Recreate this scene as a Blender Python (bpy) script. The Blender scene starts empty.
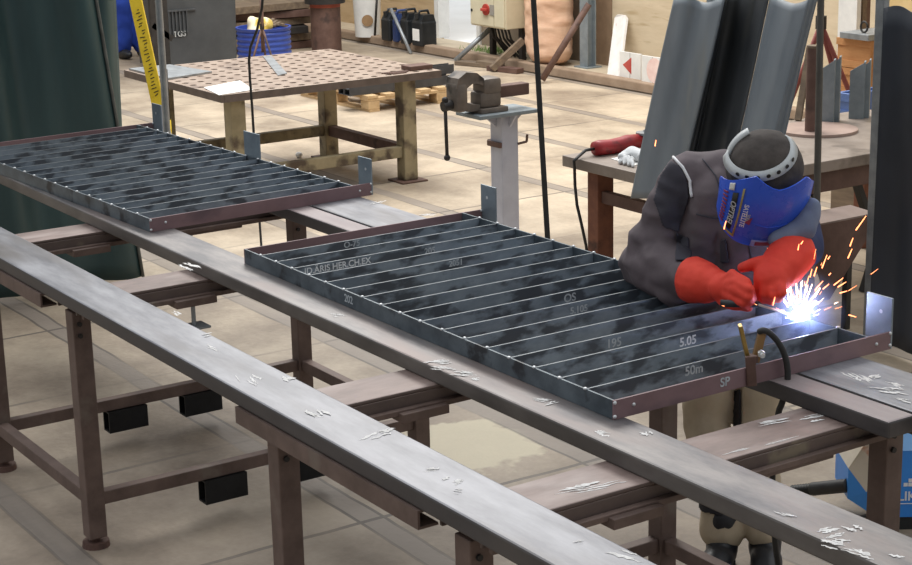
import bpy, bmesh, math, random
from mathutils import Vector, Matrix, noise
random.seed(7)
SC = bpy.context.scene
COL = SC.collection
PI = math.pi
R = math.radians

# ------------------------------------------------------------------ camera
YAW, PITCH, ROLL, FPX, CH = -0.990849871, 0.260122668, -0.0232189764, 1761.556, 2.4
CF = Vector((math.sin(YAW)*math.cos(PITCH), math.cos(YAW)*math.cos(PITCH), -math.sin(PITCH)))
_r = CF.cross(Vector((0, 0, 1))).normalized()
_u = _r.cross(CF)
CR = math.cos(ROLL)*_r + math.sin(ROLL)*_u
CU = -math.sin(ROLL)*_r + math.cos(ROLL)*_u
CAM = Vector((0, 0, CH))
cam = bpy.data.cameras.new('camera')
camo = bpy.data.objects.new('camera', cam)
COL.objects.link(camo)
mw = Matrix((CR, CU, -CF)).transposed().to_4x4()
mw.translation = CAM
camo.matrix_world = mw
cam.sensor_width = 36.0
cam.lens = FPX*36/912
cam.clip_start = 0.05
cam.clip_end = 200
SC.camera = camo
SC.view_settings.view_transform = 'Standard'
SC.view_settings.look = 'None'
SC.view_settings.gamma = 1.0
SC.view_settings.use_curve_mapping = False
SC.view_settings.exposure = 0.0

def _ray(x, y): return CR*((x-456)/FPX) - CU*((y-282.5)/FPX) + CF
def at(x, y, z=0.0):
    d = _ray(x, y); return CAM + d*((z-CH)/d.z)
def ay(x, y, Y):
    d = _ray(x, y); return CAM + d*(Y/d.y)
def ax(x, y, X):
    d = _ray(x, y); return CAM + d*(X/d.x)

# ------------------------------------------------------------------ materials
def lin(c):
    if isinstance(c, str):
        c = [int(c[i:i+2], 16)/255 for i in (0, 2, 4)]
    return tuple((v/12.92 if v <= .04045 else ((v+.055)/1.055)**2.4) for v in c) + (1,)

def mat(name, c1, c2=None, scale=8, rough=.6, metal=0.0, bump=.15, c3=None, c3_scale=4, c3_lo=.58, c3_hi=.66, stretch=(1, 1, 1), spec=.5, c3rough=None, detail=7):
    m = bpy.data.materials.new(name); m.use_nodes = True
    nt = m.node_tree; N = nt.nodes; L = nt.links
    b = N['Principled BSDF']
    b.inputs['Roughness'].default_value = rough
    b.inputs['Metallic'].default_value = metal
    b.inputs['Specular IOR Level'].default_value = spec
    if c2 is None:
        b.inputs['Base Color'].default_value = lin(c1); return m
    tc = N.new('ShaderNodeTexCoord'); oi = N.new('ShaderNodeObjectInfo')
    mp = N.new('ShaderNodeMapping'); mp.inputs['Scale'].default_value = stretch
    ad = N.new('ShaderNodeVectorMath'); ad.operation = 'ADD'
    mu = N.new('ShaderNodeMath'); mu.operation = 'MULTIPLY'; mu.inputs[1].default_value = 37.0
    L.new(oi.outputs['Random'], mu.inputs[0])
    L.new(tc.outputs['Object'], mp.inputs['Vector'])
    L.new(mp.outputs['Vector'], ad.inputs[0]); L.new(mu.outputs[0], ad.inputs[1])
    n = N.new('ShaderNodeTexNoise'); n.inputs['Scale'].default_value = scale; n.inputs['Detail'].default_value = detail
    n.inputs['Roughness'].default_value = .65
    L.new(ad.outputs[0], n.inputs['Vector'])
    r = N.new('ShaderNodeValToRGB')
    r.color_ramp.elements[0].position = .36; r.color_ramp.elements[1].position = .64
    r.color_ramp.elements[0].color = lin(c1); r.color_ramp.elements[1].color = lin(c2)
    L.new(n.outputs['Fac'], r.inputs['Fac'])
    out = r.outputs['Color']
    if c3:
        n2 = N.new('ShaderNodeTexNoise'); n2.inputs['Scale'].default_value = c3_scale; n2.inputs['Detail'].default_value = 5
        a2 = N.new('ShaderNodeVectorMath'); a2.operation = 'ADD'; a2.inputs[1].default_value = (5.3, 2.1, 9.7)
        L.new(ad.outputs[0], a2.inputs[0]); L.new(a2.outputs[0], n2.inputs['Vector'])
        r2 = N.new('ShaderNodeValToRGB')
        r2.color_ramp.elements[0].position = c3_lo; r2.color_ramp.elements[1].position = c3_hi
        L.new(n2.outputs['Fac'], r2.inputs['Fac'])
        mx = N.new('ShaderNodeMix'); mx.data_type = 'RGBA'
        L.new(r2.outputs['Color'], mx.inputs[0]); L.new(out, mx.inputs[6]); mx.inputs[7].default_value = lin(c3)
        out = mx.outputs[2]
    L.new(out, b.inputs['Base Color'])
    rr = N.new('ShaderNodeMapRange'); rr.inputs[3].default_value = max(.05, rough-.1); rr.inputs[4].default_value = min(1, rough+.12)
    L.new(n.outputs['Fac'], rr.inputs[0]); L.new(rr.outputs[0], b.inputs['Roughness'])
    if bump:
        bp = N.new('ShaderNodeBump'); bp.inputs['Strength'].default_value = bump; bp.inputs['Distance'].default_value = .01
        L.new(n.outputs['Fac'], bp.inputs['Height']); L.new(bp.outputs[0], b.inputs['Normal'])
    return m

def emit(name, c, s):
    m = bpy.data.materials.new(name); m.use_nodes = True
    b = m.node_tree.nodes['Principled BSDF']
    b.inputs['Base Color'].default_value = (0, 0, 0, 1)
    b.inputs['Emission Color'].default_value = lin(c); b.inputs['Emission Strength'].default_value = s
    return m

MT = {}
MT['beam_grey'] = mat('worn_grey_steel', '707076', '9d9da2', 9, .42, .25, .08, c3='66615f', c3_scale=3, c3_lo=.5, c3_hi=.7, stretch=(.35, 1.5, 1.5))
MT['beam_brown'] = mat('worn_brown_steel', '5f5d60', '928c89', 8, .43, .25, .08, c3='8b7c77', c3_scale=3.5, c3_lo=.48, c3_hi=.68, stretch=(.4, 1.5, 1.5))
MT['beam_far'] = mat('rosy_grey_steel', '86797a', '9c9190', 7, .46, .2, .08, c3='7f7a7c', stretch=(.4, 1.5, 1.5))
MT['shaded_side'] = mat('shaded_mill_scale', '3f3c3d', '514d4d', 8, .5, .2, .1, c3='5e5854', c3_scale=4, c3_lo=.55, c3_hi=.7, stretch=(.4, 1, 1))  # beam sides: mill scale, darkened further to carry their shade
MT['mid_shaded_side'] = mat('shaded_worn_scale', '605b58', '75706c', 8, .5, .2, .1, c3='4a4644', c3_scale=4, c3_lo=.52, c3_hi=.66, stretch=(.4, 1, 1))  # middle beam's sides: worn scale with shade mixed into the colour
MT['primer_shaded_side'] = mat('shaded_dirty_primer', '574a46', '665751', 8, .55, .1, .1, c3='7d7262', c3_scale=5, c3_lo=.62, c3_hi=.68)  # cross beam sides: dirty primer, its colour lowered to stand for shade
MT['primer'] = mat('worn_red_brown_primer', '73625c', '99857e', 7, .52, .1, .1, c3='a99993', c3_scale=5, c3_lo=.52, c3_hi=.68, stretch=(1.5, .5, 1.5))
MT['leg_brown'] = mat('dirty_brown_paint', '604f48', '76635b', 10, .6, .1, .15, c3='75685f', c3_scale=6, c3_lo=.62, c3_hi=.7)
MT['black_box'] = mat('black_steel_tube', '17181a', '232426', 14, .5, .3, .1)
MT['steel_bar'] = mat('blue_grey_mill_steel', '4a545c', '68737b', 9, .45, .35, .06, c3='30343a', c3_scale=9, c3_lo=.56, c3_hi=.63, stretch=(1, .6, 1))
MT['slat'] = mat('blotchy_mill_scale', '707c87', '8c98a3', 14, .5, .1, .06, c3='4a5058', c3_scale=17, c3_lo=.47, c3_hi=.58, stretch=(1, .55, 1.2))
MT['slat_edge'] = mat('cut_bar_edge', '6c7378', '858b8f', 20, .4, .4, 0)
MT['primer_bar'] = mat('purple_brown_primer', '7a6164', '8b7174', 7, .55, .1, .06, c3='66545a', c3_scale=4, stretch=(1, .5, 1))
MT['plate'] = mat('bare_grey_plate', '7b8892', '93a0a9', 8, .4, .4, .05)
MT['bead'] = mat('bright_weld_metal', 'c9ccce', 'e2e4e6', 30, .35, .4, .1)
MT['chalk'] = mat('white_chalk', 'eef0f2', 'd5d8db', 60, .9, 0, 0)
MT['chalk_dim'] = mat('faint_chalk', 'c3c9ce', 'a3abb1', 60, .9, 0, 0)
MT['scuff'] = mat('pale_scuff', 'eeecea', 'cfccc9', 40, .7, 0, 0)
MT['green_curtain'] = mat('dark_green_vinyl', '304648', '3b5557', 3, .45, 0, .05, stretch=(1, 1, .2))
MT['hem'] = mat('grey_hem', '4d4f4c', '6a6c68', 12, .6, 0, .05)
MT['grey_curtain'] = mat('grey_rubber_sheet', '747c84', '838b92', 4, .45, 0, .06, c3='898c8a', c3_scale=5, c3_lo=.6, c3_hi=.75, stretch=(1, 1, .35))
MT['black_curtain'] = mat('black_rubber_sheet', '2f333c', '3a3f48', 4, .5, 0, .08, stretch=(1, 1, .4))
MT['galv'] = mat('galvanised_steel', '8a8f93', 'a3a8ac', 14, .4, .5, .04)
MT['grey_paint'] = mat('grey_paint', 'b8bbc8', 'c4c7d3', 9, .5, .05, .04)
MT['bluegrey'] = mat('blue_grey_paint', '7b858b', '8d979c', 9, .5, .1, .05)
MT['yellow'] = mat('yellow_paint', 'd9b71c', 'e6c62c', 12, .45, 0, .04, c3='a8881a', c3_scale=16, c3_lo=.66, c3_hi=.7)
MT['dark'] = mat('dark_steel', '2b2928', '3a3735', 12, .55, .2, .1)
MT['rust'] = mat('rusty_brown_steel', '5c443c', '6f564d', 9, .65, .1, .2, c3='4a3a36', c3_scale=5)
MT['rust_red'] = mat('orange_brown_rust', '6e4334', '8a5a44', 10, .7, 0, .2, c3='553a30', c3_scale=6)
MT['table_top'] = mat('oxidised_table_plate', '8d7a6d', 'a49385', 10, .5, .1, .1, c3='7b6a5f', c3_scale=4)
MT['table_edge'] = mat('dark_plate_edge', '5c504a', '70635c', 10, .6, .1, .1)
MT['green_leg'] = mat('worn_olive_paint', '8d8266', 'a5987a', 7, .6, .05, .15, c3='54473a', c3_scale=7, c3_lo=.5, c3_hi=.64)
MT['wood'] = mat('pale_pallet_wood', 'b89a72', 'cfb38a', 8, .75, 0, .1, stretch=(.3, 2, 2))
MT['old_wood'] = mat('old_grey_wood', '65574a', '84735f', 9, .8, 0, .2, stretch=(.3, 2, 2))
MT['paper'] = mat('white_paper', 'ecebe8', 'f4f3f0', 10, .8, 0, .02)
MT['blue_plastic'] = mat('blue_plastic', '2c439a', '3450a8', 5, .4, 0, .02)
MT['bin'] = mat('dark_grey_plastic', '45484b', '505356', 4, .5, 0, .03)
MT['yellow_bag'] = mat('yellow_sacking', 'c7a534', 'd4bd66', 7, .7, 0, .1, c3='efe3c4', c3_scale=5, c3_lo=.5, c3_hi=.55)
MT['white_plastic'] = mat('white_plastic', 'd8d8d6', 'e6e6e3', 6, .45, 0, .02)
MT['brown_label'] = mat('brown_label', '8d6f4e', 'a3835f', 12, .7, 0, 0)
MT['black_plastic'] = mat('black_plastic', '1e2124', '2b2e31', 6, .4, 0, .02)
MT['navy_plastic'] = mat('navy_plastic', '2c3f6e', '35497b', 6, .4, 0, .02)
MT['cabinet'] = mat('beige_cabinet_paint', 'cbc3a8', 'd6cfb6', 4, .45, 0, .02)
MT['red_plastic'] = mat('red_plastic', 'a83a32', 'b84a40', 8, .4, 0, .02)
MT['bag'] = mat('peach_woven_bag', 'd7ae92', 'e3bfa4', 7, .8, 0, .25, stretch=(1, 1, 3))
MT['red_tool'] = mat('red_tool_housing', '8f1f24', 'a52a2e', 9, .4, 0, .04, c3='6d2224', c3_scale=9)
MT['glove_white'] = mat('grey_white_cloth', 'c6c9cb', 'dcdee0', 15, .9, 0, .2)
MT['cable'] = mat('black_cable', '262626', '313130', 20, .55, 0, .05)
MT['brass'] = mat('aged_brass', '9c8246', 'b79c5c', 16, .35, .7, .1, c3='6d5a3a', c3_scale=12)
MT['crate'] = mat('orange_crate_wood', 'b07a4a', 'c28e5c', 6, .75, 0, .1, stretch=(1, 1, 3))
MT['feeder_blue'] = mat('bright_blue_paint', '2b82dc', '388fe6', 3, .4, 0, .02)
MT['beige'] = mat('beige_panel', 'c8bfae', 'd6cdbd', 5, .5, 0, .03, c3='c08a70', c3_scale=9, c3_lo=.62, c3_hi=.68)
MT['lightblue'] = mat('light_blue_panel', '6ea4dc', '7db0e2', 4, .4, 0, .02)
MT['white_ink'] = mat('white_lettering', 'eef0f2', 'e4e6e8', 20, .6, 0, 0)
MT['dark_ink'] = mat('black_lettering', '1f1c16', '2a261e', 20, .6, 0, 0)
MT['red_ink'] = mat('red_mark', 'b2433c', 'c25a50', 14, .6, 0, 0)
MT['pink_ink'] = mat('pale_pink_mark', 'e3c4bd', 'ecd5cf', 14, .6, 0, 0)
# clothing
MT['skin'] = mat('skin', '7a4f3a', '8a5c45', 12, .55, 0, .05)
MT['jacket'] = mat('dusty_plum_grey_cloth', '5a5054', '6c6165', 5, .85, 0, .25, c3='4c4448', c3_scale=6, c3_lo=.55, c3_hi=.7)
MT['jacket_dark'] = mat('dark_navy_cloth', '33323a', '3f3d46', 6, .85, 0, .2)
MT['navy_cloth'] = mat('navy_cloth', '252f52', '2f3b63', 7, .85, 0, .25)
MT['denim'] = mat('pale_grey_blue_cloth', '66708a', '7a849b', 9, .85, 0, .2)
MT['piping'] = mat('white_piping', 'd9d9dc', 'e6e6e8', 20, .6, 0, 0)
MT['trousers'] = mat('khaki_cloth', 'b0a087', 'c2b299', 6, .9, 0, .25, c3='857660', c3_scale=4)
MT['kneepad'] = mat('black_cloth_patch', '211f22', '2c2a2d', 8, .85, 0, .2)
MT['boot'] = mat('black_leather', '1c1d20', '292a2e', 10, .45, 0, .15)
MT['glove'] = mat('red_welding_leather', 'e03a28', 'ee4c38', 7, .7, 0, .2, c3='cc3226', c3_scale=9)
MT['cap'] = mat('dark_cap_cloth', '3f3936', '524b47', 25, .9, 0, .15)
MT['mask_blue'] = mat('glossy_blue_shell', '3560de', '3d6ae8', 4, .28, 0, .01)
MT['gold'] = mat('dull_gold_trim', 'a08f55', 'b3a268', 10, .5, .2, 0)
MT['stripe_red'] = mat('dull_red_stripe', '8a3450', '983e5c', 10, .5, 0, 0)
MT['band'] = mat('pale_grey_band', 'b3b7b8', 'c3c7c8', 12, .5, 0, .02)
MT['lens'] = mat('dark_lens', '0e1212', '141a1a', 8, .1, 0, 0)
MT['trouser_blue'] = mat('royal_blue_cloth', '1f3fa0', '2a4cb2', 5, .85, 0, .2)

# ------------------------------------------------------------------ mesh builder
class MB:
    def __init__(s): s.bm = bmesh.new()
    def _xf(s, vs, M):
        if M is not None:
            for v in vs: v.co = M @ v.co
        return vs
    def box(s, c, d, M=None, bev=0.0, seg=2):
        r = bmesh.ops.create_cube(s.bm, size=1)
        vs = r['verts']
        for v in vs: v.co = Vector((v.co.x*d[0], v.co.y*d[1], v.co.z*d[2]))
        if bev > 0:
            es = list({e for v in vs for e in v.link_edges})
            rb = bmesh.ops.bevel(s.bm, geom=es, offset=bev, segments=seg, affect='EDGES', profile=.5)
            vs = list({v for f in rb['faces'] for v in f.verts} | {v for v in vs if v.is_valid})
        for v in vs:
            v.co = (M @ v.co if M is not None else v.co) + Vector(c)
        return s
    def lohi(s, lo, hi, bev=0.0):
        return s.box([(a+b)/2 for a, b in zip(lo, hi)], [abs(b-a) for a, b in zip(lo, hi)], None, bev)
    def bar(s, p0, p1, w, h, up=(0, 0, 1), bev=0.0):
        p0 = Vector(p0); p1 = Vector(p1); d = p1-p0; x = d.normalized()
        upv = Vector(up)
        if abs(x.dot(upv)) > .99: upv = Vector((1, 0, 0))
        y = upv.cross(x).normalized(); z = x.cross(y)
        return s.box((p0+p1)/2, (d.length, w, h), Matrix((x, y, z)).transposed(), bev)
    def cyl(s, p0, p1, r0, r1=None, n=16, cap=True):
        r1 = r0 if r1 is None else r1
        p0 = Vector(p0); p1 = Vector(p1); d = (p1-p0)
        z = d.normalized(); t = Vector((1, 0, 0)) if abs(z.x) < .8 else Vector((0, 1, 0))
        x = z.cross(t).normalized(); y = z.cross(x)
        A = [s.bm.verts.new(p0+(x*math.cos(2*PI*i/n)+y*math.sin(2*PI*i/n))*r0) for i in range(n)]
        B = [s.bm.verts.new(p1+(x*math.cos(2*PI*i/n)+y*math.sin(2*PI*i/n))*r1) for i in range(n)]
        for i in range(n): s.bm.faces.new((A[i], A[(i+1) % n], B[(i+1) % n], B[i]))
        if cap: s.bm.faces.new(A[::-1]); s.bm.faces.new(B)
        return s
    def lathe(s, prof, c=(0, 0, 0), n=24, sx=1, sy=1):
        rings = []
        for (r, z) in prof:
            rings.append([s.bm.verts.new((c[0]+sx*r*math.cos(2*PI*i/n), c[1]+sy*r*math.sin(2*PI*i/n), c[2]+z)) for i in range(n)])
        for a, b in zip(rings, rings[1:]):
            for i in range(n): s.bm.faces.new((a[i], a[(i+1) % n], b[(i+1) % n], b[i]))
        s.bm.faces.new(rings[0][::-1]); s.bm.faces.new(rings[-1])
        return s
    def tube(s, pts, r, n=8, rs=None):
        pts = [Vector(p) for p in pts]
        rings = []; prev = None
        for i, p in enumerate(pts):
            d = (pts[min(i+1, len(pts)-1)]-pts[max(i-1, 0)]).normalized()
            if prev is None:
                t = Vector((0, 0, 1)) if abs(d.z) < .9 else Vector((1, 0, 0))
                x = d.cross(t).normalized()
            else:
                x = (prev-d*prev.dot(d)).normalized()
            prev = x; y = d.cross(x); rr = rs[i] if rs else r
            rings.append([s.bm.verts.new(p+(x*math.cos(2*PI*k/n)+y*math.sin(2*PI*k/n))*rr) for k in range(n)])
        for a, b in zip(rings, rings[1:]):
            for k in range(n): s.bm.faces.new((a[k], a[(k+1) % n], b[(k+1) % n], b[k]))
        s.bm.faces.new(rings[0][::-1]); s.bm.faces.new(rings[-1])
        return s
    def prism(s, pts, vec):
        vec = Vector(vec)
        A = [s.bm.verts.new(Vector(p)) for p in pts]; B = [s.bm.verts.new(Vector(p)+vec) for p in pts]
        n = len(A)
        s.bm.faces.new(A[::-1]); s.bm.faces.new(B)
        for i in range(n): s.bm.faces.new((A[i], A[(i+1) % n], B[(i+1) % n], B[i]))
        return s
    def grid(s, fn, nu, nv, thick=0.0):
        V = [[s.bm.verts.new(fn(i/nu, j/nv)) for j in range(nv+1)] for i in range(nu+1)]
        for i in range(nu):
            for j in range(nv): s.bm.faces.new((V[i][j], V[i+1][j], V[i+1][j+1], V[i][j+1]))
        if thick:
            s.bm.normal_update()
            bmesh.ops.solidify(s.bm, geom=list(s.bm.faces), thickness=thick)
        return s
    def sphere(s, c, r, M=None, u=16, v=10):
        q = bmesh.ops.create_uvsphere(s.bm, u_segments=u, v_segments=v, radius=1)
        if not hasattr(r, '__len__'): r = (r, r, r)
        for w in q['verts']:
            w.co = Vector((w.co.x*r[0], w.co.y*r[1], w.co.z*r[2]))
            w.co = (M @ w.co if M is not None else w.co) + Vector(c)
        return s
    def ribbon(s, pts, w, z, thick=.0006):
        """flat chalk-like stroke lying on a horizontal plane"""
        pts = [Vector((p[0], p[1], z)) for p in pts]
        for a, b in zip(pts, pts[1:]):
            if (b-a).length < 1e-4: continue
            s.bar(a, b, w*random.uniform(.7, 1.3), thick)
        return s
    def shift(s, v):
        v = Vector(v)
        for q in s.bm.verts: q.co -= v
        return s
    def build(s, name, m, parent=None, smooth=False, loc=None, world=False, angle=None):
        if world and parent is not None:
            b = parent
            off = Vector((0, 0, 0))
            while b is not None: off += b.location; b = b.parent
            s.shift(off)
        if loc is not None: s.shift(loc)
        bmesh.ops.recalc_face_normals(s.bm, faces=list(s.bm.faces))
        me = bpy.data.meshes.new(name); s.bm.to_mesh(me); s.bm.free()
        for mm in (m if isinstance(m, (list, tuple)) else [m]): me.materials.append(mm)
        o = bpy.data.objects.new(name, me); COL.objects.link(o)
        if parent is not None: o.parent = parent
        if loc is not None: o.location = Vector(loc)
        if smooth:
            me.shade_smooth()
            if angle:
                me.set_sharp_from_angle(angle=R(angle))
        return o

def side_mat(o, m):  # gives all but the top faces a darker colour that includes shade
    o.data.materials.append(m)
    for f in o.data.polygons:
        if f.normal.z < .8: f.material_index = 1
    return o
def tag(o, label=None, cat=None, group=None, kind=None):
    if label: o['label'] = label
    if cat: o['category'] = cat
    if group: o['group'] = group
    if kind: o['kind'] = kind
    return o
def thing(name, label, cat, loc=(0, 0, 0), rz=0, group=None):
    o = bpy.data.objects.new(name, None); COL.objects.link(o)
    o.location = Vector(loc); o.rotation_euler = (0, 0, rz); o.empty_display_size = .1
    return tag(o, label, cat, group)
def copy_tree(o, parent=None):
    c = o.copy(); COL.objects.link(c)
    if parent is not None: c.parent = parent
    for ch in list(o.children):
        if ch is not c: copy_tree(ch, c)
    return c
def struct(o): o['kind'] = 'structure'; return o
def text(s, name, m, parent, M, size=.05, ext=.0006, world=True):
    """flat lettering, baseline origin at M, x to the right, y up"""
    cu = bpy.data.curves.new('lettering', 'FONT'); cu.body = s; cu.size = size; cu.extrude = ext; cu.offset = size*.018; cu.align_x = 'CENTER'; cu.align_y = 'CENTER'
    t = bpy.data.objects.new('lettering', cu); COL.objects.link(t)
    bpy.context.view_layer.update()
    me = bpy.data.meshes.new_from_object(t.evaluated_get(bpy.context.evaluated_depsgraph_get()))
    bpy.data.objects.remove(t); bpy.data.curves.remove(cu)
    me.transform(M)
    if world:
        off = Vector((0, 0, 0)); b = parent
        while b is not None: off += b.location; b = b.parent
        me.transform(Matrix.Translation(-off))
    me.materials.clear(); me.materials.append(m)
    o = bpy.data.objects.new(name, me); COL.objects.link(o); o.parent = parent
    return o
def frame_m(o, x, y):
    x = Vector(x).normalized(); y = Vector(y); y = (y-x*y.dot(x)).normalized(); z = x.cross(y)
    M = Matrix((x, y, z)).transposed().to_4x4(); M.translation = Vector(o); return M

# ------------------------------------------------------------------ blobs (bodies, cloth)
def blob(name, parts, m, parent=None, vox=.012, smooth=4, wrinkle=0.0, wscale=9.0, wst=(1, 1, 1), loc=None, cut=None, crease=0):
    """parts: ('c', p0, r0, p1, r1) tapered capsules or ('e', c, (rx,ry,rz), M); fused into one continuous surface"""
    mb = MB()
    for p in parts:
        if p[0] == 'c':
            _, p0, r0, p1, r1 = p
            p0 = Vector(p0); p1 = Vector(p1)
            mb.cyl(p0, p1, r0, r1, 20); mb.sphere(p0, r0*.998); mb.sphere(p1, r1*.998)
        elif p[0] == 'e':
            mb.sphere(p[1], p[2], p[3] if len(p) > 3 else None, 20, 14)
    o = mb.build(name, m)
    md = o.modifiers.new('r', 'REMESH'); md.mode = 'VOXEL'; md.voxel_size = vox
    sm = o.modifiers.new('s', 'SMOOTH'); sm.iterations = smooth; sm.factor = .6
    bpy.context.view_layer.update()
    me = bpy.data.meshes.new_from_object(o.evaluated_get(bpy.context.evaluated_depsgraph_get()))
    old = o.data; o.modifiers.clear(); o.data = me; bpy.data.meshes.remove(old); me.name = name
    me.materials.clear(); me.materials.append(m)
    if wrinkle:
        co = []
        for v in me.vertices:
            q = Vector((v.co.x*wst[0], v.co.y*wst[1], v.co.z*wst[2]))*wscale
            d = noise.noise(q)+.5*noise.noise(q*2.1+Vector((3, 1, 7)))
            if crease: d += crease*(.35-abs(noise.noise(q*.9+Vector((9, 4, 2))))*2)
            co.append(v.co+v.normal*(d*wrinkle))
        for v, c in zip(me.vertices, co): v.co = c
    if cut:
        bm = bmesh.new(); bm.from_mesh(me)
        for (pt, no) in cut:
            bmesh.ops.bisect_plane(bm, geom=list(bm.verts)+list(bm.edges)+list(bm.faces), plane_co=Vector(pt), plane_no=Vector(no), clear_outer=True)
        bm.to_mesh(me); bm.free()
    off = Vector((0, 0, 0))
    if parent is not None:
        b = parent
        while b is not None: off += b.location; b = b.parent
        o.parent = parent
    elif loc is not None:
        off = Vector(loc); o.location = off
    me.transform(Matrix.Translation(-off))
    me.shade_smooth()
    return o

# ================================================================== SETTING
def floor_mat():
    m = bpy.data.materials.new('concrete_slab_floor'); m.use_nodes = True
    nt = m.node_tree; N = nt.nodes; L = nt.links; b = N['Principled BSDF']
    tc = N.new('ShaderNodeTexCoord'); sp = N.new('ShaderNodeSeparateXYZ'); L.new(tc.outputs['Object'], sp.inputs[0])
    def math_(op, a, bb=None, c=None):
        n = N.new('ShaderNodeMath'); n.operation = op
        for i, v in enumerate((a, bb, c)):
            if v is None: continue
            if isinstance(v, (int, float)): n.inputs[i].default_value = v
            else: L.new(v, n.inputs[i])
        return n.outputs[0]
    # wobble
    wn = N.new('ShaderNodeTexNoise'); wn.inputs['Scale'].default_value = 2.5; L.new(tc.outputs['Object'], wn.inputs['Vector'])
    wob = math_('MULTIPLY', math_('SUBTRACT', wn.outputs['Fac'], .5), .03)
    gx = math_('ADD', math_('ADD', sp.outputs['X'], 100.02), wob)
    gy = math_('ADD', math_('DIVIDE', math_('SUBTRACT', sp.outputs['Y'], 1.93), .977), wob)
    fx = math_('ABSOLUTE', math_('SUBTRACT', math_('FRACT', math_('ADD', gx, .5)), .5))
    fy = math_('ABSOLUTE', math_('SUBTRACT', math_('FRACT', math_('ADD', gy, 100.5)), .5))
    jx = math_('LESS_THAN', fx, .011)
    jy = math_('LESS_THAN', fy, .048)
    jn = N.new('ShaderNodeTexNoise'); jn.inputs['Scale'].default_value = 1.3; jn.inputs['Detail'].default_value = 2; L.new(tc.outputs['Object'], jn.inputs['Vector'])
    jm = N.new('ShaderNodeMapRange'); jm.inputs[1].default_value = .40; jm.inputs[2].default_value = .58; jm.inputs[3].default_value = .15; jm.inputs[4].default_value = 1
    L.new(jn.outputs['Fac'], jm.inputs[0])
    jy2 = math_('LESS_THAN', math_('ABSOLUTE', math_('SUBTRACT', fy, .048)), .007)
    # slab id colour variation
    cx = math_('FLOOR', gx); cy = math_('FLOOR', gy)
    cv = N.new('ShaderNodeCombineXYZ'); L.new(cx, cv.inputs[0]); L.new(cy, cv.inputs[1])
    wh = N.new('ShaderNodeTexWhiteNoise'); L.new(cv.outputs[0], wh.inputs['Vector'])
    n1 = N.new('ShaderNodeTexNoise'); n1.inputs['Scale'].default_value = 1.6; n1.inputs['Detail'].default_value = 8; n1.inputs['Roughness'].default_value = .62
    L.new(tc.outputs['Object'], n1.inputs['Vector'])
    r1 = N.new('ShaderNodeValToRGB'); e = r1.color_ramp.elements
    e[0].position = .34; e[0].color = lin('8c7d6c'); e[1].position = .66; e[1].color = lin('c4b49e')
    L.new(n1.outputs['Fac'], r1.inputs['Fac'])
    n2 = N.new('ShaderNodeTexNoise'); n2.inputs['Scale'].default_value = 38; n2.inputs['Detail'].default_value = 6
    L.new(tc.outputs['Object'], n2.inputs['Vector'])
    hs = N.new('ShaderNodeHueSaturation'); L.new(r1.outputs['Color'], hs.inputs['Color'])
    vv = math_('ADD', math_('MULTIPLY', wh.outputs['Value'], .22), math_('ADD', .72, math_('MULTIPLY', n2.outputs['Fac'], .32)))
    L.new(vv, hs.inputs['Value'])
    # paler dusty patches
    n3 = N.new('ShaderNodeTexNoise'); n3.inputs['Scale'].default_value = .9; n3.inputs['Detail'].default_value = 7; n3.inputs['Roughness'].default_value = .7
    a3 = N.new('ShaderNodeVectorMath'); a3.operation = 'ADD'; a3.inputs[1].default_value = (13.1, 4.4, 0)
    L.new(tc.outputs['Object'], a3.inputs[0]); L.new(a3.outputs[0], n3.inputs['Vector'])
    r3 = N.new('ShaderNodeValToRGB'); r3.color_ramp.elements[0].position = .5; r3.color_ramp.elements[1].position = .72
    r3.color_ramp.elements[1].color = (.6, .6, .6, 1)
    L.new(n3.outputs['Fac'], r3.inputs['Fac'])
    mx0 = N.new('ShaderNodeMix'); mx0.data_type = 'RGBA'; L.new(r3.outputs['Color'], mx0.inputs[0]); L.new(hs.outputs['Color'], mx0.inputs[6]); mx0.inputs[7].default_value = lin('cdbfa9')
    # greyer, darker ground around the work trestles, fading outwards
    d1 = N.new('ShaderNodeVectorMath'); d1.operation = 'DISTANCE'; d1.inputs[1].default_value = (-4.8, 1.5, 0)
    L.new(tc.outputs['Object'], d1.inputs[0])
    rg = N.new('ShaderNodeMapRange'); rg.inputs[1].default_value = 2.2; rg.inputs[2].default_value = 5.4; rg.inputs[3].default_value = .7; rg.inputs[4].default_value = 0
    L.new(math_('ADD', d1.outputs['Value'], math_('MULTIPLY', n3.outputs['Fac'], 1.2)), rg.inputs[0])
    mxd = N.new('ShaderNodeMix'); mxd.data_type = 'RGBA'; L.new(rg.outputs[0], mxd.inputs[0]); L.new(mx0.outputs[2], mxd.inputs[6])
    dk = N.new('ShaderNodeMix'); dk.data_type = 'RGBA'; dk.blend_type = 'MULTIPLY'; dk.inputs[0].default_value = 1; L.new(mx0.outputs[2], dk.inputs[6]); dk.inputs[7].default_value = (.56, .55, .58, 1)
    L.new(dk.outputs[2], mxd.inputs[7])
    # dried pale spill behind the nearest beam
    cpos = at(462, 447)
    d2 = N.new('ShaderNodeVectorMath'); d2.operation = 'DISTANCE'; d2.inputs[1].default_value = (cpos.x, cpos.y, 0); L.new(tc.outputs['Object'], d2.inputs[0])
    n5 = N.new('ShaderNodeTexNoise'); n5.inputs['Scale'].default_value = 7; n5.inputs['Detail'].default_value = 5; L.new(tc.outputs['Object'], n5.inputs['Vector'])
    sp_ = N.new('ShaderNodeMapRange'); sp_.inputs[1].default_value = .30; sp_.inputs[2].default_value = .26; sp_.inputs[3].default_value = 0; sp_.inputs[4].default_value = .7
    L.new(math_('ADD', d2.outputs['Value'], math_('MULTIPLY', math_('SUBTRACT', n5.outputs['Fac'], .5), .35)), sp_.inputs[0])
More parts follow.
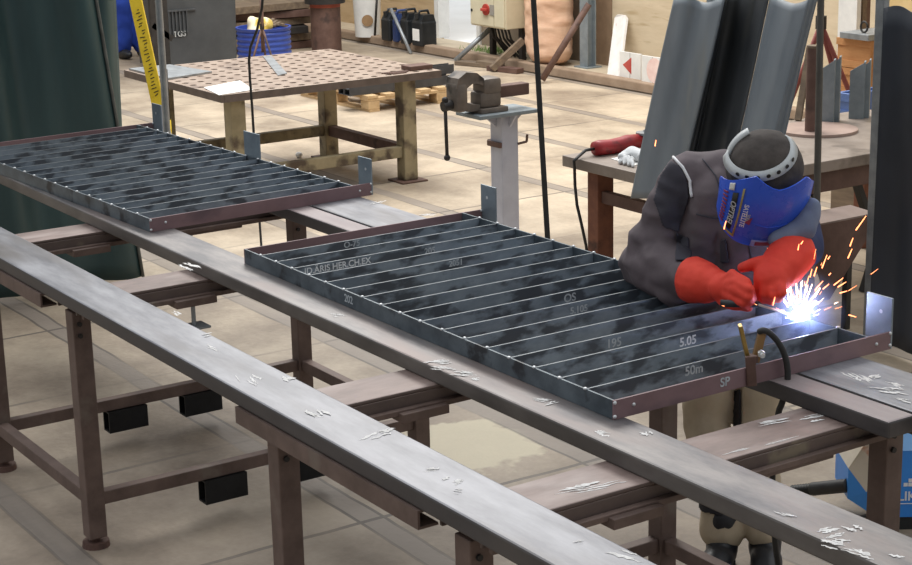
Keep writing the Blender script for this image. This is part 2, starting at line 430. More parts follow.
    mxs = N.new('ShaderNodeMix'); mxs.data_type = 'RGBA'; L.new(sp_.outputs[0], mxs.inputs[0]); L.new(mxd.outputs[2], mxs.inputs[6]); mxs.inputs[7].default_value = lin('c9c0a6')
    mxd = mxs
    # steel edging strips and joints
    mx = N.new('ShaderNodeMix'); mx.data_type = 'RGBA'; L.new(math_('MULTIPLY', jy, .75), mx.inputs[0]); L.new(mxd.outputs[2], mx.inputs[6]); mx.inputs[7].default_value = lin('847b73')
    jj = math_('MULTIPLY', math_('MULTIPLY', math_('MAXIMUM', jx, jy2), jm.outputs[0]), .85)
    mx2 = N.new('ShaderNodeMix'); mx2.data_type = 'RGBA'; L.new(jj, mx2.inputs[0]); L.new(mx.outputs[2], mx2.inputs[6]); mx2.inputs[7].default_value = lin('5b544e')
    L.new(mx2.outputs[2], b.inputs['Base Color'])
    b.inputs['Roughness'].default_value = .6
    bp = N.new('ShaderNodeBump'); bp.inputs['Strength'].default_value = .25; bp.inputs['Distance'].default_value = .01
    L.new(math_('SUBTRACT', n2.outputs['Fac'], jj), bp.inputs['Height']); L.new(bp.outputs[0], b.inputs['Normal'])
    return m
f = MB().lohi((-19.6, -6, -.1), (6, 9.78, 0)).build('floor', floor_mat()); struct(f)

def ply_mat(name, a, b, c):
    return mat(name, a, b, 3, .75, 0, .08, c3=c, c3_scale=6, c3_lo=.58, c3_hi=.72, stretch=(.5, 1, 3))
PLY = ply_mat('plywood_boards', 'b49a76', 'c7ae8a', 'a38964')
PLYB = ply_mat('pale_plywood', 'bfae92', 'cfbfa5', 'b09c7c')
# back wall: sheets of board between the openings
WY = 10.32
def wseg(x0, x1, m, z0=.0, z1=4.2, y=WY, th=.1):
    mb = MB()
    n = max(1, round((x1-x0)/1.22)); w = (x1-x0)/n
    for i in range(n): mb.lohi((x0+i*w+.004, y, z0), (x0+(i+1)*w-.004, y+th, z1))
    return struct(mb.build('wall_back', m))
X = lambda px: ay(px, 20, WY).x
wseg(-19.6, X(436), PLY)
wseg(X(481), X(594), mat('grey_brown_board', '7d6f60', '8d7f6e', 4, .8, 0, .1))  # this run of board is a duller grey-brown than the others
wseg(X(594), X(612), mat('brown_board', '86705a', '967e66', 5, .8, 0, .1))
wseg(X(612), -9.6, PLYB)
wseg(-9.6, -3.0, mat('yellowish_board', 'c4a978', 'd2b988', 4, .75, 0, .05))
struct(MB().lohi((-19.7, -6, 0), (-19.6, 10.42, 4.2)).build('wall_left', mat('grey_beige_wall', 'a49a8a', 'b5ab9b', 3, .8, 0, .05)))
# kerb and ledge along the wall
struct(MB().lohi((-19.6, 9.79, 0), (-3, 9.9, .09), .012).build('trim_1', mat('brown_kerb', '8f7a66', 'a18c78', 6, .8, 0, .2)))
struct(MB().lohi((-19.6, 9.9, -.1), (-3, WY, .07)).build('trim_2', mat('dusty_ledge', 'b0a28c', 'c2b49d', 6, .85, 0, .2)))
# doorway with the bright yard outside
struct(MB().lohi((-30, WY+.1, -.12), (6, 34, .0)).build('floor_outside', mat('sunlit_yard', 'f2f1ee', 'fafaf8', 1.5, .9, 0, 0)))
d0 = X(436); d1 = X(481)
dr = MB(); dr.lohi((d0, WY-.02, .07), (d0+.08, WY+.12, 2.6)); dr.lohi((d1-.06, WY-.02, .07), (d1, WY+.12, 2.6)); dr.lohi((d0, WY-.02, 2.5), (d1, WY+.12, 2.6))
dw = struct(dr.build('door_1', MT['white_plastic']))
e = MB(); e.box((-16.9, 12.4, .18), (.5, .22, .3), None, .02); e.box((-16.9, 12.4, .36), (.4, .2, .1), None, .03)
tag(e.build('engine_block', MT['dark'], loc=(-16.9, 12.4, 0)), 'dark machine part lying outside in the bright doorway', 'machine part')

# ================================================================== TRESTLE TABLES
ZL, ZC, ZB = .844, .891, .937
YF, YB = 2.03, 3.345
LW = .064
PK = ([ax(126, 416, -6.3).y-YF, ax(201, 402, -6.3).y-YF], [ax(223, 484, -5.39).y-YF, ax(308, 466, -5.39).y-YF])
def trestle(x0, x1, label, pk=PK):
    t = thing('trestle_table', label, 'work table', (x0, YF, 0), 0, 'welding trestle tables')
    dx, dy = x1-x0, YB-YF
    for (x, y) in ((0, 0), (dx, 0), (0, dy), (dx, dy)):
        l = MB().lohi((x-LW/2, y-LW/2, .035), (x+LW/2, y+LW/2, ZL-.001), .004).build('leg', MT['leg_brown'], t)
        p = MB().cyl((x, y, .018), (x, y, .04), .016); p.cyl((x, y, 0), (x, y, .02), .048, .045, 18)
        p.build('foot_pad', MT['rust'], l)
        for zz in (.76, .80): MB().cyl((x+.032, y-.01, zz), (x+.040, y-.01, zz), .008, n=8).build('bolt', MT['dark'], l)
    zr0, zr1 = .148, .195
    for x in (0, dx): MB().lohi((x-.02, LW/2, zr0), (x+.02, dy-LW/2, zr1), .003).build('lower_rail', MT['leg_brown'], t)
    for y in (0, dy): MB().lohi((LW/2, y-.02, zr0), (dx-LW/2, y+.02, zr1), .003).build('lower_rail', MT['leg_brown'], t)
    # fork pockets: open black tubes hung under the cross rails
    for x, ys_ in ((0, pk[0]), (dx, pk[1])):
        for y in ys_:
            b = MB(); w, h, L_, q = .165, .088, .06, .006
            zc = zr0-.002-h/2
            b.lohi((x-L_/2, y-w/2, zc-h/2), (x+L_/2, y+w/2, zc-h/2+q)); b.lohi((x-L_/2, y-w/2, zc+h/2-q), (x+L_/2, y+w/2, zc+h/2))
            b.lohi((x-L_/2, y-w/2, zc-h/2+q), (x-L_/2+q, y+w/2, zc+h/2-q)); b.lohi((x+L_/2-q, y-w/2, zc-h/2+q), (x+L_/2, y+w/2, zc+h/2-q))
            b.build('fork_pocket', MT['black_box'], t)
    # cross beams: wide channels lying on the legs
    for x in (0, dx):
        b = MB(); a0, a1 = x-.085, x+.085
        b.lohi((a0, -.035, ZC-.012), (a1, dy+.11, ZC), .004)
        b.lohi((a0, -.035, ZL), (a0+.01, dy+.11, ZC-.012)); b.lohi((a1-.01, -.035, ZL), (a1, dy+.11, ZC-.012), .002)
        side_mat(b.build('cross_beam', MT['primer'], t), MT['primer_shaded_side'])
        b = MB(); b.lohi((x+.086, -.02, ZL-.012), (x+.105, dy+.05, ZL+.004), .002); b.lohi((x+.06, .72, ZL-.022), (x+.10, 1.02, ZL-.002), .002)
        b.build('flange_strip', MT['leg_brown'], t)
        b = MB(); b.lohi((x+.03, .30, ZL-.028), (x+.125, .45, ZL-.002), .002); b.build('clamp_bracket', MT['leg_brown'], t)
        if x0 > -5 or x == 0: continue
        b = MB(); b.cyl((x+.10, .37, ZL-.10), (x+.10, .37, ZL-.028), .008, n=8); b.lohi((x+.06, .325, ZL-.108), (x+.14, .415, ZL-.10), .002); b.build('levelling_screw', MT['galv'], t)
    # long top rails: open channels between the cross beams
    for y, oy in ((0, -.072), (dy, -.04)):
        b = MB(); xa, xb = -.088, dx-.088; y0, y1 = y+oy-.02, y+oy+.035; q = .006
        if y > 0: xa, xb = .1, dx+.18
        b.lohi((xa, y0, ZC-q-.001), (xb, y1, ZC-.001)); b.lohi((xa, y0, ZL), (xb, y0+q, ZC-q-.001)); b.lohi((xa, y0+q, ZL), (xb, y1, ZL+q))
        if y == 0:
            b = MB(); 
            for (s0, s1) in ((xa, xb),):
                b.lohi((s0, y0, ZC-q-.001), (s1, y1, ZC-.001)); b.lohi((s0, y0, ZL), (s1, y0+q, ZC-q-.001)); b.lohi((s0, y0+q, ZL), (s1, y1, ZL+q))
        b.build('top_rail', MT['leg_brown'], t)
    return t
trestle(-6.303, -5.39, 'brown steel trestle table at the left with both near legs and feet in view')
tB = trestle(-3.957, -3.05, 'brown steel trestle table at the right, standing beside the welder and the blue machine')

# ================================================================== LONG BEAMS
def scrib(m_, plist, z, w, parent, name='scuff_mark', jitter=1.2):
    b = MB()
    for (x, y, s, n) in plist:
        p = []
        for i in range(n):
            p.append(at(x+random.uniform(-1, 1)*s, y+random.uniform(-.5, .5)*s, z))
        b.ribbon(p, w, z+.0006)
    return b.build(name, m_, parent, world=True)
def beam(x0, x1, y0, y1, m, label, z0=ZC, z1=ZB, bev=.006):
    o = MB(); o.lohi((x0, y0, z0), (x1, y1, z1), bev)
    b = o.build('steel_beam', m, loc=((x0+x1)/2, (y0+y1)/2, z0))
    side_mat(b, MT['mid_shaded_side'] if m is MT['beam_brown'] else MT['shaded_side'])
    return tag(b, label, 'steel beam')
nb = beam(-8.0, -1.9, 1.944, 2.118, MT['beam_grey'], 'nearest long grey steel beam, empty, crossing the lower left of the photo')
SMZ = [0]
def smear(parent, z, polys, m=MT['scuff'], name='scuff_mark'):
    """pale scuffs: thin lens-shaped stains lying on the top face"""
    b = MB()
    for (x0, y0, x1, y1, w) in polys:
        for k in range(5):
            SMZ[0] += 1; zz = z+.0003+.00012*(SMZ[0] % 15)
            a = at(x0, y0, zz); c = at(x1, y1, zz); d = (c-a); s = Vector((-d.y, d.x, 0)).normalized()
            q = s*random.gauss(0, w*.9)+d*random.gauss(0, .12)
            a = a+q+d*random.uniform(0, .35); c = c+q-d*random.uniform(0, .35)+s*random.gauss(0, w*.5); d = c-a
            n = 8; up = []; dn = []; w_ = min(w, .011)*random.uniform(.18, .55)
            for i in range(n+1):
                t = i/n; h = math.sin(PI*t)**.6*(.5+.9*random.random()); o = s*random.gauss(0, w_*.5)
                up.append(a+d*t+s*h*w_+o); dn.append(a+d*t-s*h*w_+o)
            b.prism(up+dn[1:-1][::-1], (0, 0, .00005))
    return tag(b.build(name, m, parent, world=True), kind='stuff')
smear(nb, ZB, [(247, 373, 262, 383, .02), (285, 375, 294, 381, .012), (314, 408, 328, 416, .016), (360, 441, 378, 431, .010), (376, 434, 396, 429, .010), (425, 470, 440, 468, .008), (452, 483, 463, 479, .014), (452, 491, 462, 492, .006), (574, 541, 584, 541, .004), (603, 551, 640, 561, .014), (170, 312, 180, 316, .008), (200, 335, 212, 333, .008), (205, 345, 222, 352, .006)])
mb_ = beam(-8.0, -1.6, 2.466, 2.625, MT['beam_brown'], 'middle long worn steel beam carrying the near edges of both gratings')
smear(mb_, ZB, [(425, 362, 452, 360, .012), (430, 367, 455, 370, .008), (330, 313, 342, 316, .01), (440, 364, 452, 361, .010), (448, 370, 478, 374, .012), (470, 378, 482, 381, .010), (530, 398, 552, 401, .008), (545, 405, 560, 402, .007), (590, 430, 610, 436, .012), (640, 432, 648, 436, .012), (776, 512, 796, 518, .008), (815, 534, 840, 528, .014), (820, 538, 846, 545, .018), (842, 527, 856, 533, .010), (845, 548, 870, 558, .014), (890, 556, 906, 558, .006), (180, 262, 200, 270, .014)])
smear(tB, ZC, [(722, 455, 752, 447, .003), (760, 446, 800, 436, .003), (560, 489, 600, 483, .012), (560, 495, 630, 480, .006), (800, 420, 830, 414, .01), (756, 425, 790, 420, .008)])
fb = beam(-8.0, -2.83, 3.11, 3.205, MT['beam_far'], 'narrow rosy steel beam under the far edges of the gratings, its end in view at the right')
fc = beam(-8.0, -1.6, 3.215, 3.45, MT['beam_grey'], 'wide shiny steel beam farthest back, running under the grating ends behind the narrow rosy beam')
smear(fc, ZB, [(848, 372, 872, 383, .012), (866, 378, 884, 374, .01), (872, 388, 905, 392, .012), (884, 380, 908, 388, .010), (895, 398, 911, 404, .008), (370, 205, 385, 200, .01), (420, 215, 440, 214, .01)])

# ================================================================== GRATINGS
def grating(x0, x1, y0, y1, rz, label, nsl=17, hot=None):
    t = thing('steel_grating', label, 'grating', (x1, y0, ZB+.001), rz, 'slatted steel gratings')
    H = .05; th = .006
    Lx = x1-x0; Ly = y1-y0
    for y in (0, Ly):
        sb = MB().lohi((-Lx, y-th/2, 0), (0, y+th/2, H)).build('side_bar', MT['steel_bar'], t)
        bead = None
        for k in range(1, nsl+1):
            x = -Lx+k*Lx/(nsl+1)
            if bead is None:
                q = MB().sphere((0, 0, 0), (.007, .006, .004), None, 8, 6); bead = q.build('weld_bead', MT['bead'], sb, True)
                bead.location = (x, y, H+.001)
            else:
                c = bead.copy(); COL.objects.link(c); c.parent = sb; c.location = (x, y+random.uniform(-.003, .003), H+.001)
    for x in (-Lx-th/2, th/2):
        eb = MB().lohi((x-th/2, -th/2, 0), (x+th/2, Ly+.085, H)).build('end_bar', MT['primer_bar'], t)
        # mounting plate standing across the far end of the bar
        ep = MB(); sg = 1 if x < 0 else -1; xo = x-sg*th/2
        ep.lohi((xo, Ly+.086, 0), (xo+sg*.095, Ly+.092, .145), .001)
        pl = ep.build('mounting_plate', MT['plate'], t)
        h = MB()
        h.cyl((xo+sg*.04, Ly+.0855, .1), (xo+sg*.04, Ly+.0868, .1), .006, n=10)
        h.build('bolt_hole', MT['bead'], pl)
        wb = [(Ly+.03, .025), (Ly+.083, .012), (Ly+.083, .046)] + ([(.06, .028), (0, .008), (0, .044)] if x > 0 else [])
        for (yy, zz) in wb: MB().sphere((x+th/2, yy, zz), (.0045, .0055, .005), None, 8, 6).build('weld_bead', MT['bead'], eb, True)
    for k in range(1, nsl+1):
        x = -Lx+k*Lx/(nsl+1)
        s = MB().lohi((x-.0025, th/2, 0), (x+.0025, Ly-th/2, H-.001)).build('slat', MT['slat'], t)
        MB().lohi((x-.0025, th/2, H-.001), (x+.0025, Ly-th/2, H)).build('slat_edge', MT['slat_edge'], s)
    return t
g2 = grating(-5.25, -3.252, 2.588, 3.475, 0, 'steel slat grating being welded, right one of the two, under the welder\'s gloves')
g1 = grating(-7.82, -5.9, 2.527, 3.41, R(2.3), 'finished steel slat grating at the left, lying in front of the dark green curtain')
mp = ay(254, 150, 3.40)
o = MB(); o.lohi((-.05, 0, 0), (.085, .006, .155), .001); pm_ = o.build('mounting_plate', MT['plate'], g1)
q = Matrix.Rotation(-R(2.3), 3, 'Z') @ (ay(254, 158, 3.4)-g1.location); pm_.location = (q.x, .889, 0)
# chalk writing on the slats (slat faces look towards +X)
def chalk(px, py, s, size, m=MT['chalk'], base=g2, k=None, tilt=0, name='chalk_writing'):
    step = 1.998/18
    for i in range(18):
        x = -5.25+i*step+.0031
        q = ax(px, py, x)
        if ZB+.012 < q.z < ZB+.052: break
    return text(s, name, m, base, frame_m((x, q.y, min(max(q.z, ZB+.026), ZB+.036)), (0, math.cos(tilt), math.sin(tilt)), (0, -math.sin(tilt), math.cos(tilt))), size, .0003)
chalk(338, 266, 'ID.ÄRIS HER.CH.EX', .030)
chalk(352, 244, 'O-75', .030, MT['chalk_dim'])
chalk(430, 251, '205', .030, MT['chalk_dim'])
chalk(456, 263, '2051', .028, MT['chalk_dim'])
chalk(570, 298, 'OS', .036, MT['chalk_dim'])
chalk(579, 311, '5.105', .030, MT['chalk_dim'])
chalk(614, 347, '195', .036, MT['chalk_dim'])
chalk(688, 343, '5.05', .036, MT['chalk'])
chalk(694, 370, '50m', .036, MT['chalk_dim'])
text('202', 'chalk_writing', MT['chalk_dim'], g2, frame_m((-4.55, 2.588-.0036, ZB+.027), (1, 0, 0), (0, 0, 1)), .034, .0003)
text('SP', 'chalk_writing', MT['chalk_dim'], g2, frame_m((-3.245, 2.95, ZB+.027), (0, 1, 0), (0, 0, 1)), .034, .0003)

# ================================================================== CURTAINS AT THE LEFT
def curtain(name, label, m, fn, nu=60, nv=24, th=.004, hem=None, loc=(0, 0, 0)):
    o = MB().grid(fn, nu, nv, th).build(name, m, smooth=True, loc=loc)
    return tag(o, label, 'welding curtain')
def fnA(u, v):
    y = 2.2 + u*(1.42 - .25*v); fold = .05*math.sin(u*15+.6*v)+.025*math.sin(u*34+1.3)
    if u > .86: fold += (u-.86)*.5
    return (-8.66+fold*(.6+.4*v) + .05*v, y, .03+2.25*v)
ca = curtain('welding_curtain', 'dark green welding curtain hanging at the left edge behind the gratings', MT['green_curtain'], fnA, loc=(-8.66, 2.95, 0))
hm = MB().tube([Vector(fnA(1, i/16))+Vector((.006, .004, 0)) for i in range(17)], .009); hm.build('hem', MT['hem'], ca, True, world=True)
def fnB(u, v):
    return (-9.05+.06*math.sin(u*9)+.02*math.sin(u*23), 2.9+u*(ax(112+10*v, 40, -9.05).y-2.9), .03+2.25*v)
cb = curtain('welding_curtain', 'second dark green curtain, its narrow edge showing beside the blue trousers', MT['green_curtain'], fnB, 40, 12, loc=(-9.05, 3.4, 0))
# slim post and leaning yellow strut
pb = ay(167, 131, 4.1); pt = ay(163.5, -12, 4.1)
o = MB(); b0 = Vector((pb.x, 4.1, 0)); o.cyl(b0, (pb.x+.0, 4.1, 2.1), .02, n=14); o.cyl(b0, b0+Vector((0, 0, .012)), .12, n=20)
tag(o.build('slim_post', MT['galv'], smooth=True, angle=40, loc=b0), 'slim grey upright post right beside the leaning yellow strut', 'post')
ys = ay(158.5, 106, 4.24); yt = ay(133.5, -10, 4.24)
d = (yt-ys).normalized(); foot = ys-d*(ys.z/d.z)
t = thing('yellow_strut', 'leaning yellow strut with worn black lettering and a grey foot beside the green curtain', 'strut', foot)
side = CR
MB().bar(ys, yt, .074, .03, up=CF*-1, bev=.004).build('yellow_tube', MT['yellow'], t, world=True)
MB().bar(foot+d*.012, ys, .076, .034, up=CF*-1, bev=.004).build('grey_foot', MT['grey_paint'], t, world=True)
mk = MB()
for i in range(26):
    q = ys+d*(.06+i*.021); 
    mk.bar(q+side*random.uniform(-.022, .0)-CF*.0165, q+side*random.uniform(.004, .024)-CF*.0165+d*random.uniform(.004, .016), .005, .001, up=CF*-1)
mk.build('worn_lettering', MT['dark_ink'], t, world=True)
yb = ay(168.5, 131, 4.6); yb.z = 0
o = MB(); p1 = ay(168.5, 120, 4.6); p2 = ay(166.5, 85, 4.6); dd = (p2-p1).normalized(); p0 = p1-dd*(p1.z/dd.z)
tb = thing('thin_brace', 'thin dark brace with a yellow foot just behind the slim grey post', 'brace', p0)
MB().cyl(p0, p1, .016, n=12).build('yellow_foot', MT['yellow'], tb, True, world=True)
MB().cyl(p1, p2+dd*.1, .012, n=12).build('dark_rod', MT['dark'], tb, True, world=True)

# ================================================================== PERFORATED TABLE
def perforated_table():
    x0, x1, y0, y1, z1, z0 = -11.4, -9.89, 4.77, 6.4, .74, .692
    t = thing('perforated_table', 'large square welding table with a pale perforated top and worn olive legs', 'work table', ((x0+x1)/2, (y0+y1)/2, 0))
    b = MB(); bm = b.bm; nx, ny = 13, 15; sx, sy = (x1-x0)/nx, (y1-y0)/ny; r = .024
    dirs = [(1, 0), (1, 1), (0, 1), (-1, 1), (-1, 0), (-1, -1), (0, -1), (1, -1)]
    for i in range(nx):
        for j in range(ny):
            cx = x0+(i+.5)*sx; cy = y0+(j+.5)*sy
            o = [bm.verts.new((cx+a*sx/2, cy+c*sy/2, z1)) for a, c in dirs]
            n = [bm.verts.new((cx+r*math.cos(k*PI/4), cy+r*math.sin(k*PI/4), z1)) for k in range(8)]
            w = [bm.verts.new((v.co.x, v.co.y, z0+.01)) for v in n]
            for k in range(8):
                k2 = (k+1) % 8
                bm.faces.new((o[k], o[k2], n[k2], n[k])); bm.faces.new((n[k], n[k2], w[k2], w[k]))
    bmesh.ops.remove_doubles(bm, verts=list(bm.verts), dist=.0005)
    me_top = b.build('table_top', MT['table_top'], t, world=True)
    e = MB(); q = .02
    e.lohi((x0, y0-.002, z0), (x1, y0+q, z1-.001)); e.lohi((x0, y1-q, z0), (x1, y1+.002, z1-.001)); e.lohi((x1-q, y0+q, z0), (x1+.002, y1-q, z1-.001)); e.lohi((x0-.002, y0+q, z0), (x0+q, y1-q, z1-.001))
    e.lohi((x0+q, y0+q, z0), (x1-q, y1-q, z0+.008))
    e.build('edge_frame', MT['table_edge'], t, world=True)
    lx = (-11.06, -9.985); ly = (4.9, 6.17); a = .052
    for x in lx:
        for y in ly:
            l = MB().lohi((x-a, y-a, .012), (x+a, y+a, z0), .006).build('leg', MT['green_leg'], t, world=True)
            MB().lohi((x-.1, y-.1, 0), (x+.1, y+.1, .012), .003).build('foot_plate', MT['rust'], l, world=True)
    for x in lx: MB().lohi((x-.03, ly[0]+a, .17), (x+.03, ly[1]-a, .245), .004).build('lower_rail', MT['green_leg'], t, world=True)
    MB().lohi((lx[0]+a, ly[1]-.03, .17), (lx[1]-a, ly[1]+.03, .245), .004).build('lower_rail', MT['rust'], t, world=True)
    MB().lohi((lx[0]+a, ly[0]-.03, .17), (lx[1]-a, ly[0]+.03, .245), .004).build('lower_rail', MT['rust'], t, world=True)
perforated_table()
TZ = .741
def quad(px, z, th, m, name, label, cat, group=None):
    P_ = [at(x, y, z) for x, y in px]
    c = sum(P_, Vector())/len(P_)
    return tag(MB().prism(P_, (0, 0, th)).build(name, m, loc=(c.x, c.y, z)), label, cat, group)
quad([(204, 88), (240, 81), (253, 90), (219, 95.5)][::1], TZ, .004, MT['paper'], 'paper_sheet', 'white paper sheet on the near corner of the perforated table', 'paper')
quad([(129, 70), (170, 66), (212, 73), (168, 80)], TZ, .012, MT['galv'], 'steel_sheet', 'thin grey steel sheet on the left corner of the perforated table', 'steel plate')
quad([(263, 57), (271, 56), (287, 74), (278, 76)], TZ, .006, MT['galv'], 'flat_bar', 'short grey flat bar lying on the middle of the perforated table', 'steel bar')
c = at(417, 69, TZ); tag(MB().lohi((c.x-.06, c.y-.09, TZ), (c.x+.06, c.y+.09, TZ+.03), .004).build('steel_block', MT['rust'], loc=(c.x, c.y, TZ)), 'brown steel block at the right corner of the perforated table', 'steel block')
c = at(398, 73, TZ); o = MB()
for i in range(5): o.lohi((c.x-.05+i*.02, c.y-.1+i*.01, TZ), (c.x-.04+i*.02, c.y+.12-i*.02, TZ+.006))
tag(o.build('welding_rods', MT['rust'], loc=(c.x, c.y, TZ)), 'few thin rusty rods beside the brown block on the perforated table', 'rods')
# pallet with dark channel bars behind the table
PL = Vector((-13.2, 7.82, 0))
t = thing('wooden_pallet', 'pale wooden pallet on the floor behind the perforated table', 'pallet', PL)
for i in range(5):
    MB().lohi((-.6, -.4+i*.175, .115), (.6, -.4+i*.175+.1, .137)).build('top_board', MT['wood'], t)
for x in (-.53, 0, .53):
    for y in (-.34, 0, .34): MB().lohi((x-.065, y-.055, .022), (x+.065, y+.055, .09), .004).build('block', MT['wood'], t)
for x in (-.53, 0, .53): MB().lohi((x-.065, -.4, .092), (x+.065, .4, .114)).build('stringer_board', MT['wood'], t)
for y in (-.34, 0, .34): MB().lohi((-.6, y-.05, 0), (.6, y+.05, .021)).build('bottom_board', MT['wood'], t)
for i, (dx, dz, lab) in enumerate(((.46, .139, 'dark steel channel bar on the pallet, nearest and lowest of its bundle'), (.36, .139, 'dark steel channel bar on the pallet, behind the nearest bar'), (.41, .222, 'dark steel channel bar lying on top of the other two on the pallet'))):
    b = MB(); y0, y1 = -.52, .5
    if i == 2: y0, y1 = -.47, .56
    b.lohi((-.045, y0, 0), (.045, y1, .006)); b.lohi((-.045, y0, .006), (-.039, y1, .08)); b.lohi((.039, y0, .006), (.045, y1, .08)); b.lohi((-.039, y0, .05), (.039, y1, .056))
    o = b.build('channel_bar', mat('grey_black_bar', '3b3d42', '4a4c51', 9, .5, .2, .05)); o.location = PL+Vector((dx, 0, dz)); tag(o, lab, 'steel bar', 'channel bars on the pallet')
bl = at(299, 155, .02); tag(MB().sphere((0, 0, .022), (.03, .026, .022), None, 10, 7).build('paper_ball', MT['paper'], smooth=True, loc=None), 'small crumpled white scrap on the floor by the perforated table', 'scrap').location = Vector((bl.x, bl.y, 0))

# ================================================================== VISE ON ITS POST
VP = Vector((-7.89, 5.51, 0))
t = thing('vise_stand', 'light grey square post with a flared top plate behind the welded grating', 'vise stand', VP)
p = MB(); p.lohi((-.056, -.056, .012), (.056, .056, .80), .006); p.build('post', MT['grey_paint'], t)
MB().lohi((-.16, -.16, 0), (.16, .16, .012), .003).build('base_plate', MT['grey_paint'], t)
for s in (-1, 1):
    MB().prism([(s*.057, -.006, .73), (s*.057, -.006, .80), (s*.12, -.006, .80)], (0, .012, 0)).build('gusset', MT['grey_paint'], t)
    MB().prism([(-.006, s*.057, .73), (-.006, s*.057, .80), (-.006, s*.14, .80)], (.012, 0, 0)).build('gusset', MT['grey_paint'], t)
MB().lohi((-.12, -.24, .80), (.12, .15, .822), .004).build('top_plate', MT['bluegrey'], t)
h = MB(); h.lohi((-.075, -.062, .615), (-.058, .062, .65)); h.lohi((-.06, -.075, .62), (.06, -.058, .648)); h.cyl((.058, .05, .63), (.058, .11, .635), .007); h.cyl((.058, .11, .635), (.058, .115, .675), .007)
h.build('hook_clip', MT['rust'], t)
v = thing('bench_vise', 'worn dark steel bench vise bolted on the grey post', 'vise', VP+Vector((0, 0, .822)))
VM = mat('worn_vise_iron', '645c55', '7d736a', 9, .5, .15, .15, c3='3a3532', c3_scale=6)
b = MB(); b.lohi((-.075, -.20, 0), (.075, -.02, .028), .006); b.lohi((-.055, -.19, .028), (.055, -.05, .115), .016); b.lohi((-.062, -.17, .10), (.062, -.05, .19), .02)
b.build('fixed_jaw', VM, v, True, angle=35)
b = MB(); b.lohi((-.06, -.345, .02), (.06, -.27, .18), .02)
pr = [(-.345, .15), (-.33, .205), (-.28, .235), (-.21, .225), (-.165, .19), (-.165, .15), (-.2, .165), (-.24, .17), (-.275, .15)]
b.prism([(-.055, y, z) for y, z in pr], (.11, 0, 0)); b.prism([(-.05, y, z) for y, z in ((-.275, .02), (-.275, .07), (-.24, .055), (-.19, .05), (-.19, .02))], (.1, 0, 0))
b.build('sliding_jaw', VM, v, True, angle=35)
MB().lohi((-.036, -.05, .07), (.036, .15, .135), .006).build('slide_bar', MT['rust'], v)
b = MB(); b.cyl((0, -.345, .06), (0, -.40, .055), .028); b.build('screw_head', MT['dark'], v, True, angle=40)
b = MB(); b.cyl((.0, -.385, .085), (.0, -.38, -.22), .010); b.sphere((0, -.38, -.225), .018); b.sphere((0, -.385, .09), .018); b.build('handle', MT['dark'], v, True)

# dark hose standing down behind the grating
p0 = ay(533, -8, 4.25); p1 = ay(547.5, 237, 4.25); d = (p1-p0).normalized(); pz = p1+d*((p1.z-.0)/-d.z)
tag(MB().cyl(pz+(-d)*.01, p0-d*.4, .0115, n=12).build('dark_pole', MT['cable'], smooth=True, angle=40, loc=pz), 'thin dark pole slanting down behind the grating in the middle of the photo', 'pole')

# ================================================================== RIGHT WORK BENCH
BX0, BX1, BY0, BY1, BZ = -6.905, -5.965, 5.17, 7.3, .75
t = thing('steel_workbench', 'long rusty steel workbench behind the welder carrying the red grinder', 'work bench', ((BX0+BX1)/2, BY0, 0))
MB().lohi((BX0, BY0, BZ-.055), (BX1, BY1, BZ), .004).build('bench_top', mat('dirty_grey_bench_top', '85796f', '9d9086', 7, .55, .1, .12, c3='70655c'), t, world=True)
for x in (BX0+.13, BX1-.1):
    for y in (BY0+.14, BY1-.12):
        l = MB().lohi((x-.042, y-.05, 0), (x+.042, y+.05, BZ-.056), .004).build('leg', MT['rust_red'], t, world=True)
MB().lohi((BX0+.175, BY0+.11, .52), (BX1-.145, BY0+.15, .58), .003).build('rail', MT['rust'], t, world=True)
MB().lohi((BX1-.16, BY0+.2, BZ-.16), (BX1-.03, BY1-.18, BZ-.057), .004).build('rail', MT['rust'], t, world=True)
for yy in (5.75, 6.35):
    b = MB()
    b.bar((BX1-.09, yy, .59), (BX1-.09, yy+.28, .0), .04, .03); b.bar((BX1-.13, yy+.35, .59), (BX1-.13, yy+.12, .0), .04, .03)
    b.build('trestle_brace', MT['dark'], t, world=True)
# grinder
GZ = BZ+.001
ga = at(594, 149, GZ+.035); gb = at(640, 142, GZ+.04)
t = thing('angle_grinder', 'red angle grinder lying on the workbench beside the grey sheet', 'grinder', (ga.x, ga.y, GZ))
d = Vector((gb.x-ga.x, gb.y-ga.y, 0)); Lg = d.length; d.normalize(); sd = Vector((-d.y, d.x, 0))
def gp(a, z, s=0): return Vector((ga.x, ga.y, GZ))+d*a+sd*s+Vector((0, 0, z))
b = MB(); b.tube([gp(0, .036), gp(.03, .038), gp(.10, .036), gp(.16, .038), gp(.2, .045), gp(Lg, .046)], .03, 16, [.034, .039, .037, .040, .040, .036]); b.build('housing', MT['red_tool'], t, True, world=True)
b = MB(); b.tube([gp(Lg-.002, .046), gp(Lg+.03, .046), gp(Lg+.06, .04)], .03, 14, [.033, .036, .026]); b.build('gear_head', MT['dark'], t, True, world=True)
b = MB(); q = gp(Lg+.035, .083, .0); b.lathe([(.02, -.01), (.05, -.006), (.05, .004), (.012, .006), (.012, .016)], q, 20); b.build('disc_flange', MT['galv'], t, True, angle=40, world=True)
cp = [gp(0, .036), gp(-.05, .034), at(578, 157, BZ+.012), at(574, 161, BZ+.01)]
e0 = cp[-1]; y_ = BY0-.02
cp += [ay(574.5, 168, y_), ay(575, 185, y_), ay(577, 205, y_), ay(581, 222, y_+.02), ay(586, 245, y_+.05), ay(588, 262, y_+.1)]
z_ = cp[-1].copy(); z_.z = .012; cp += [z_, z_+Vector((.3, .2, 0))]
MB().tube(cp, .008, 8).build('power_cord', MT['cable'], t, True, world=True)
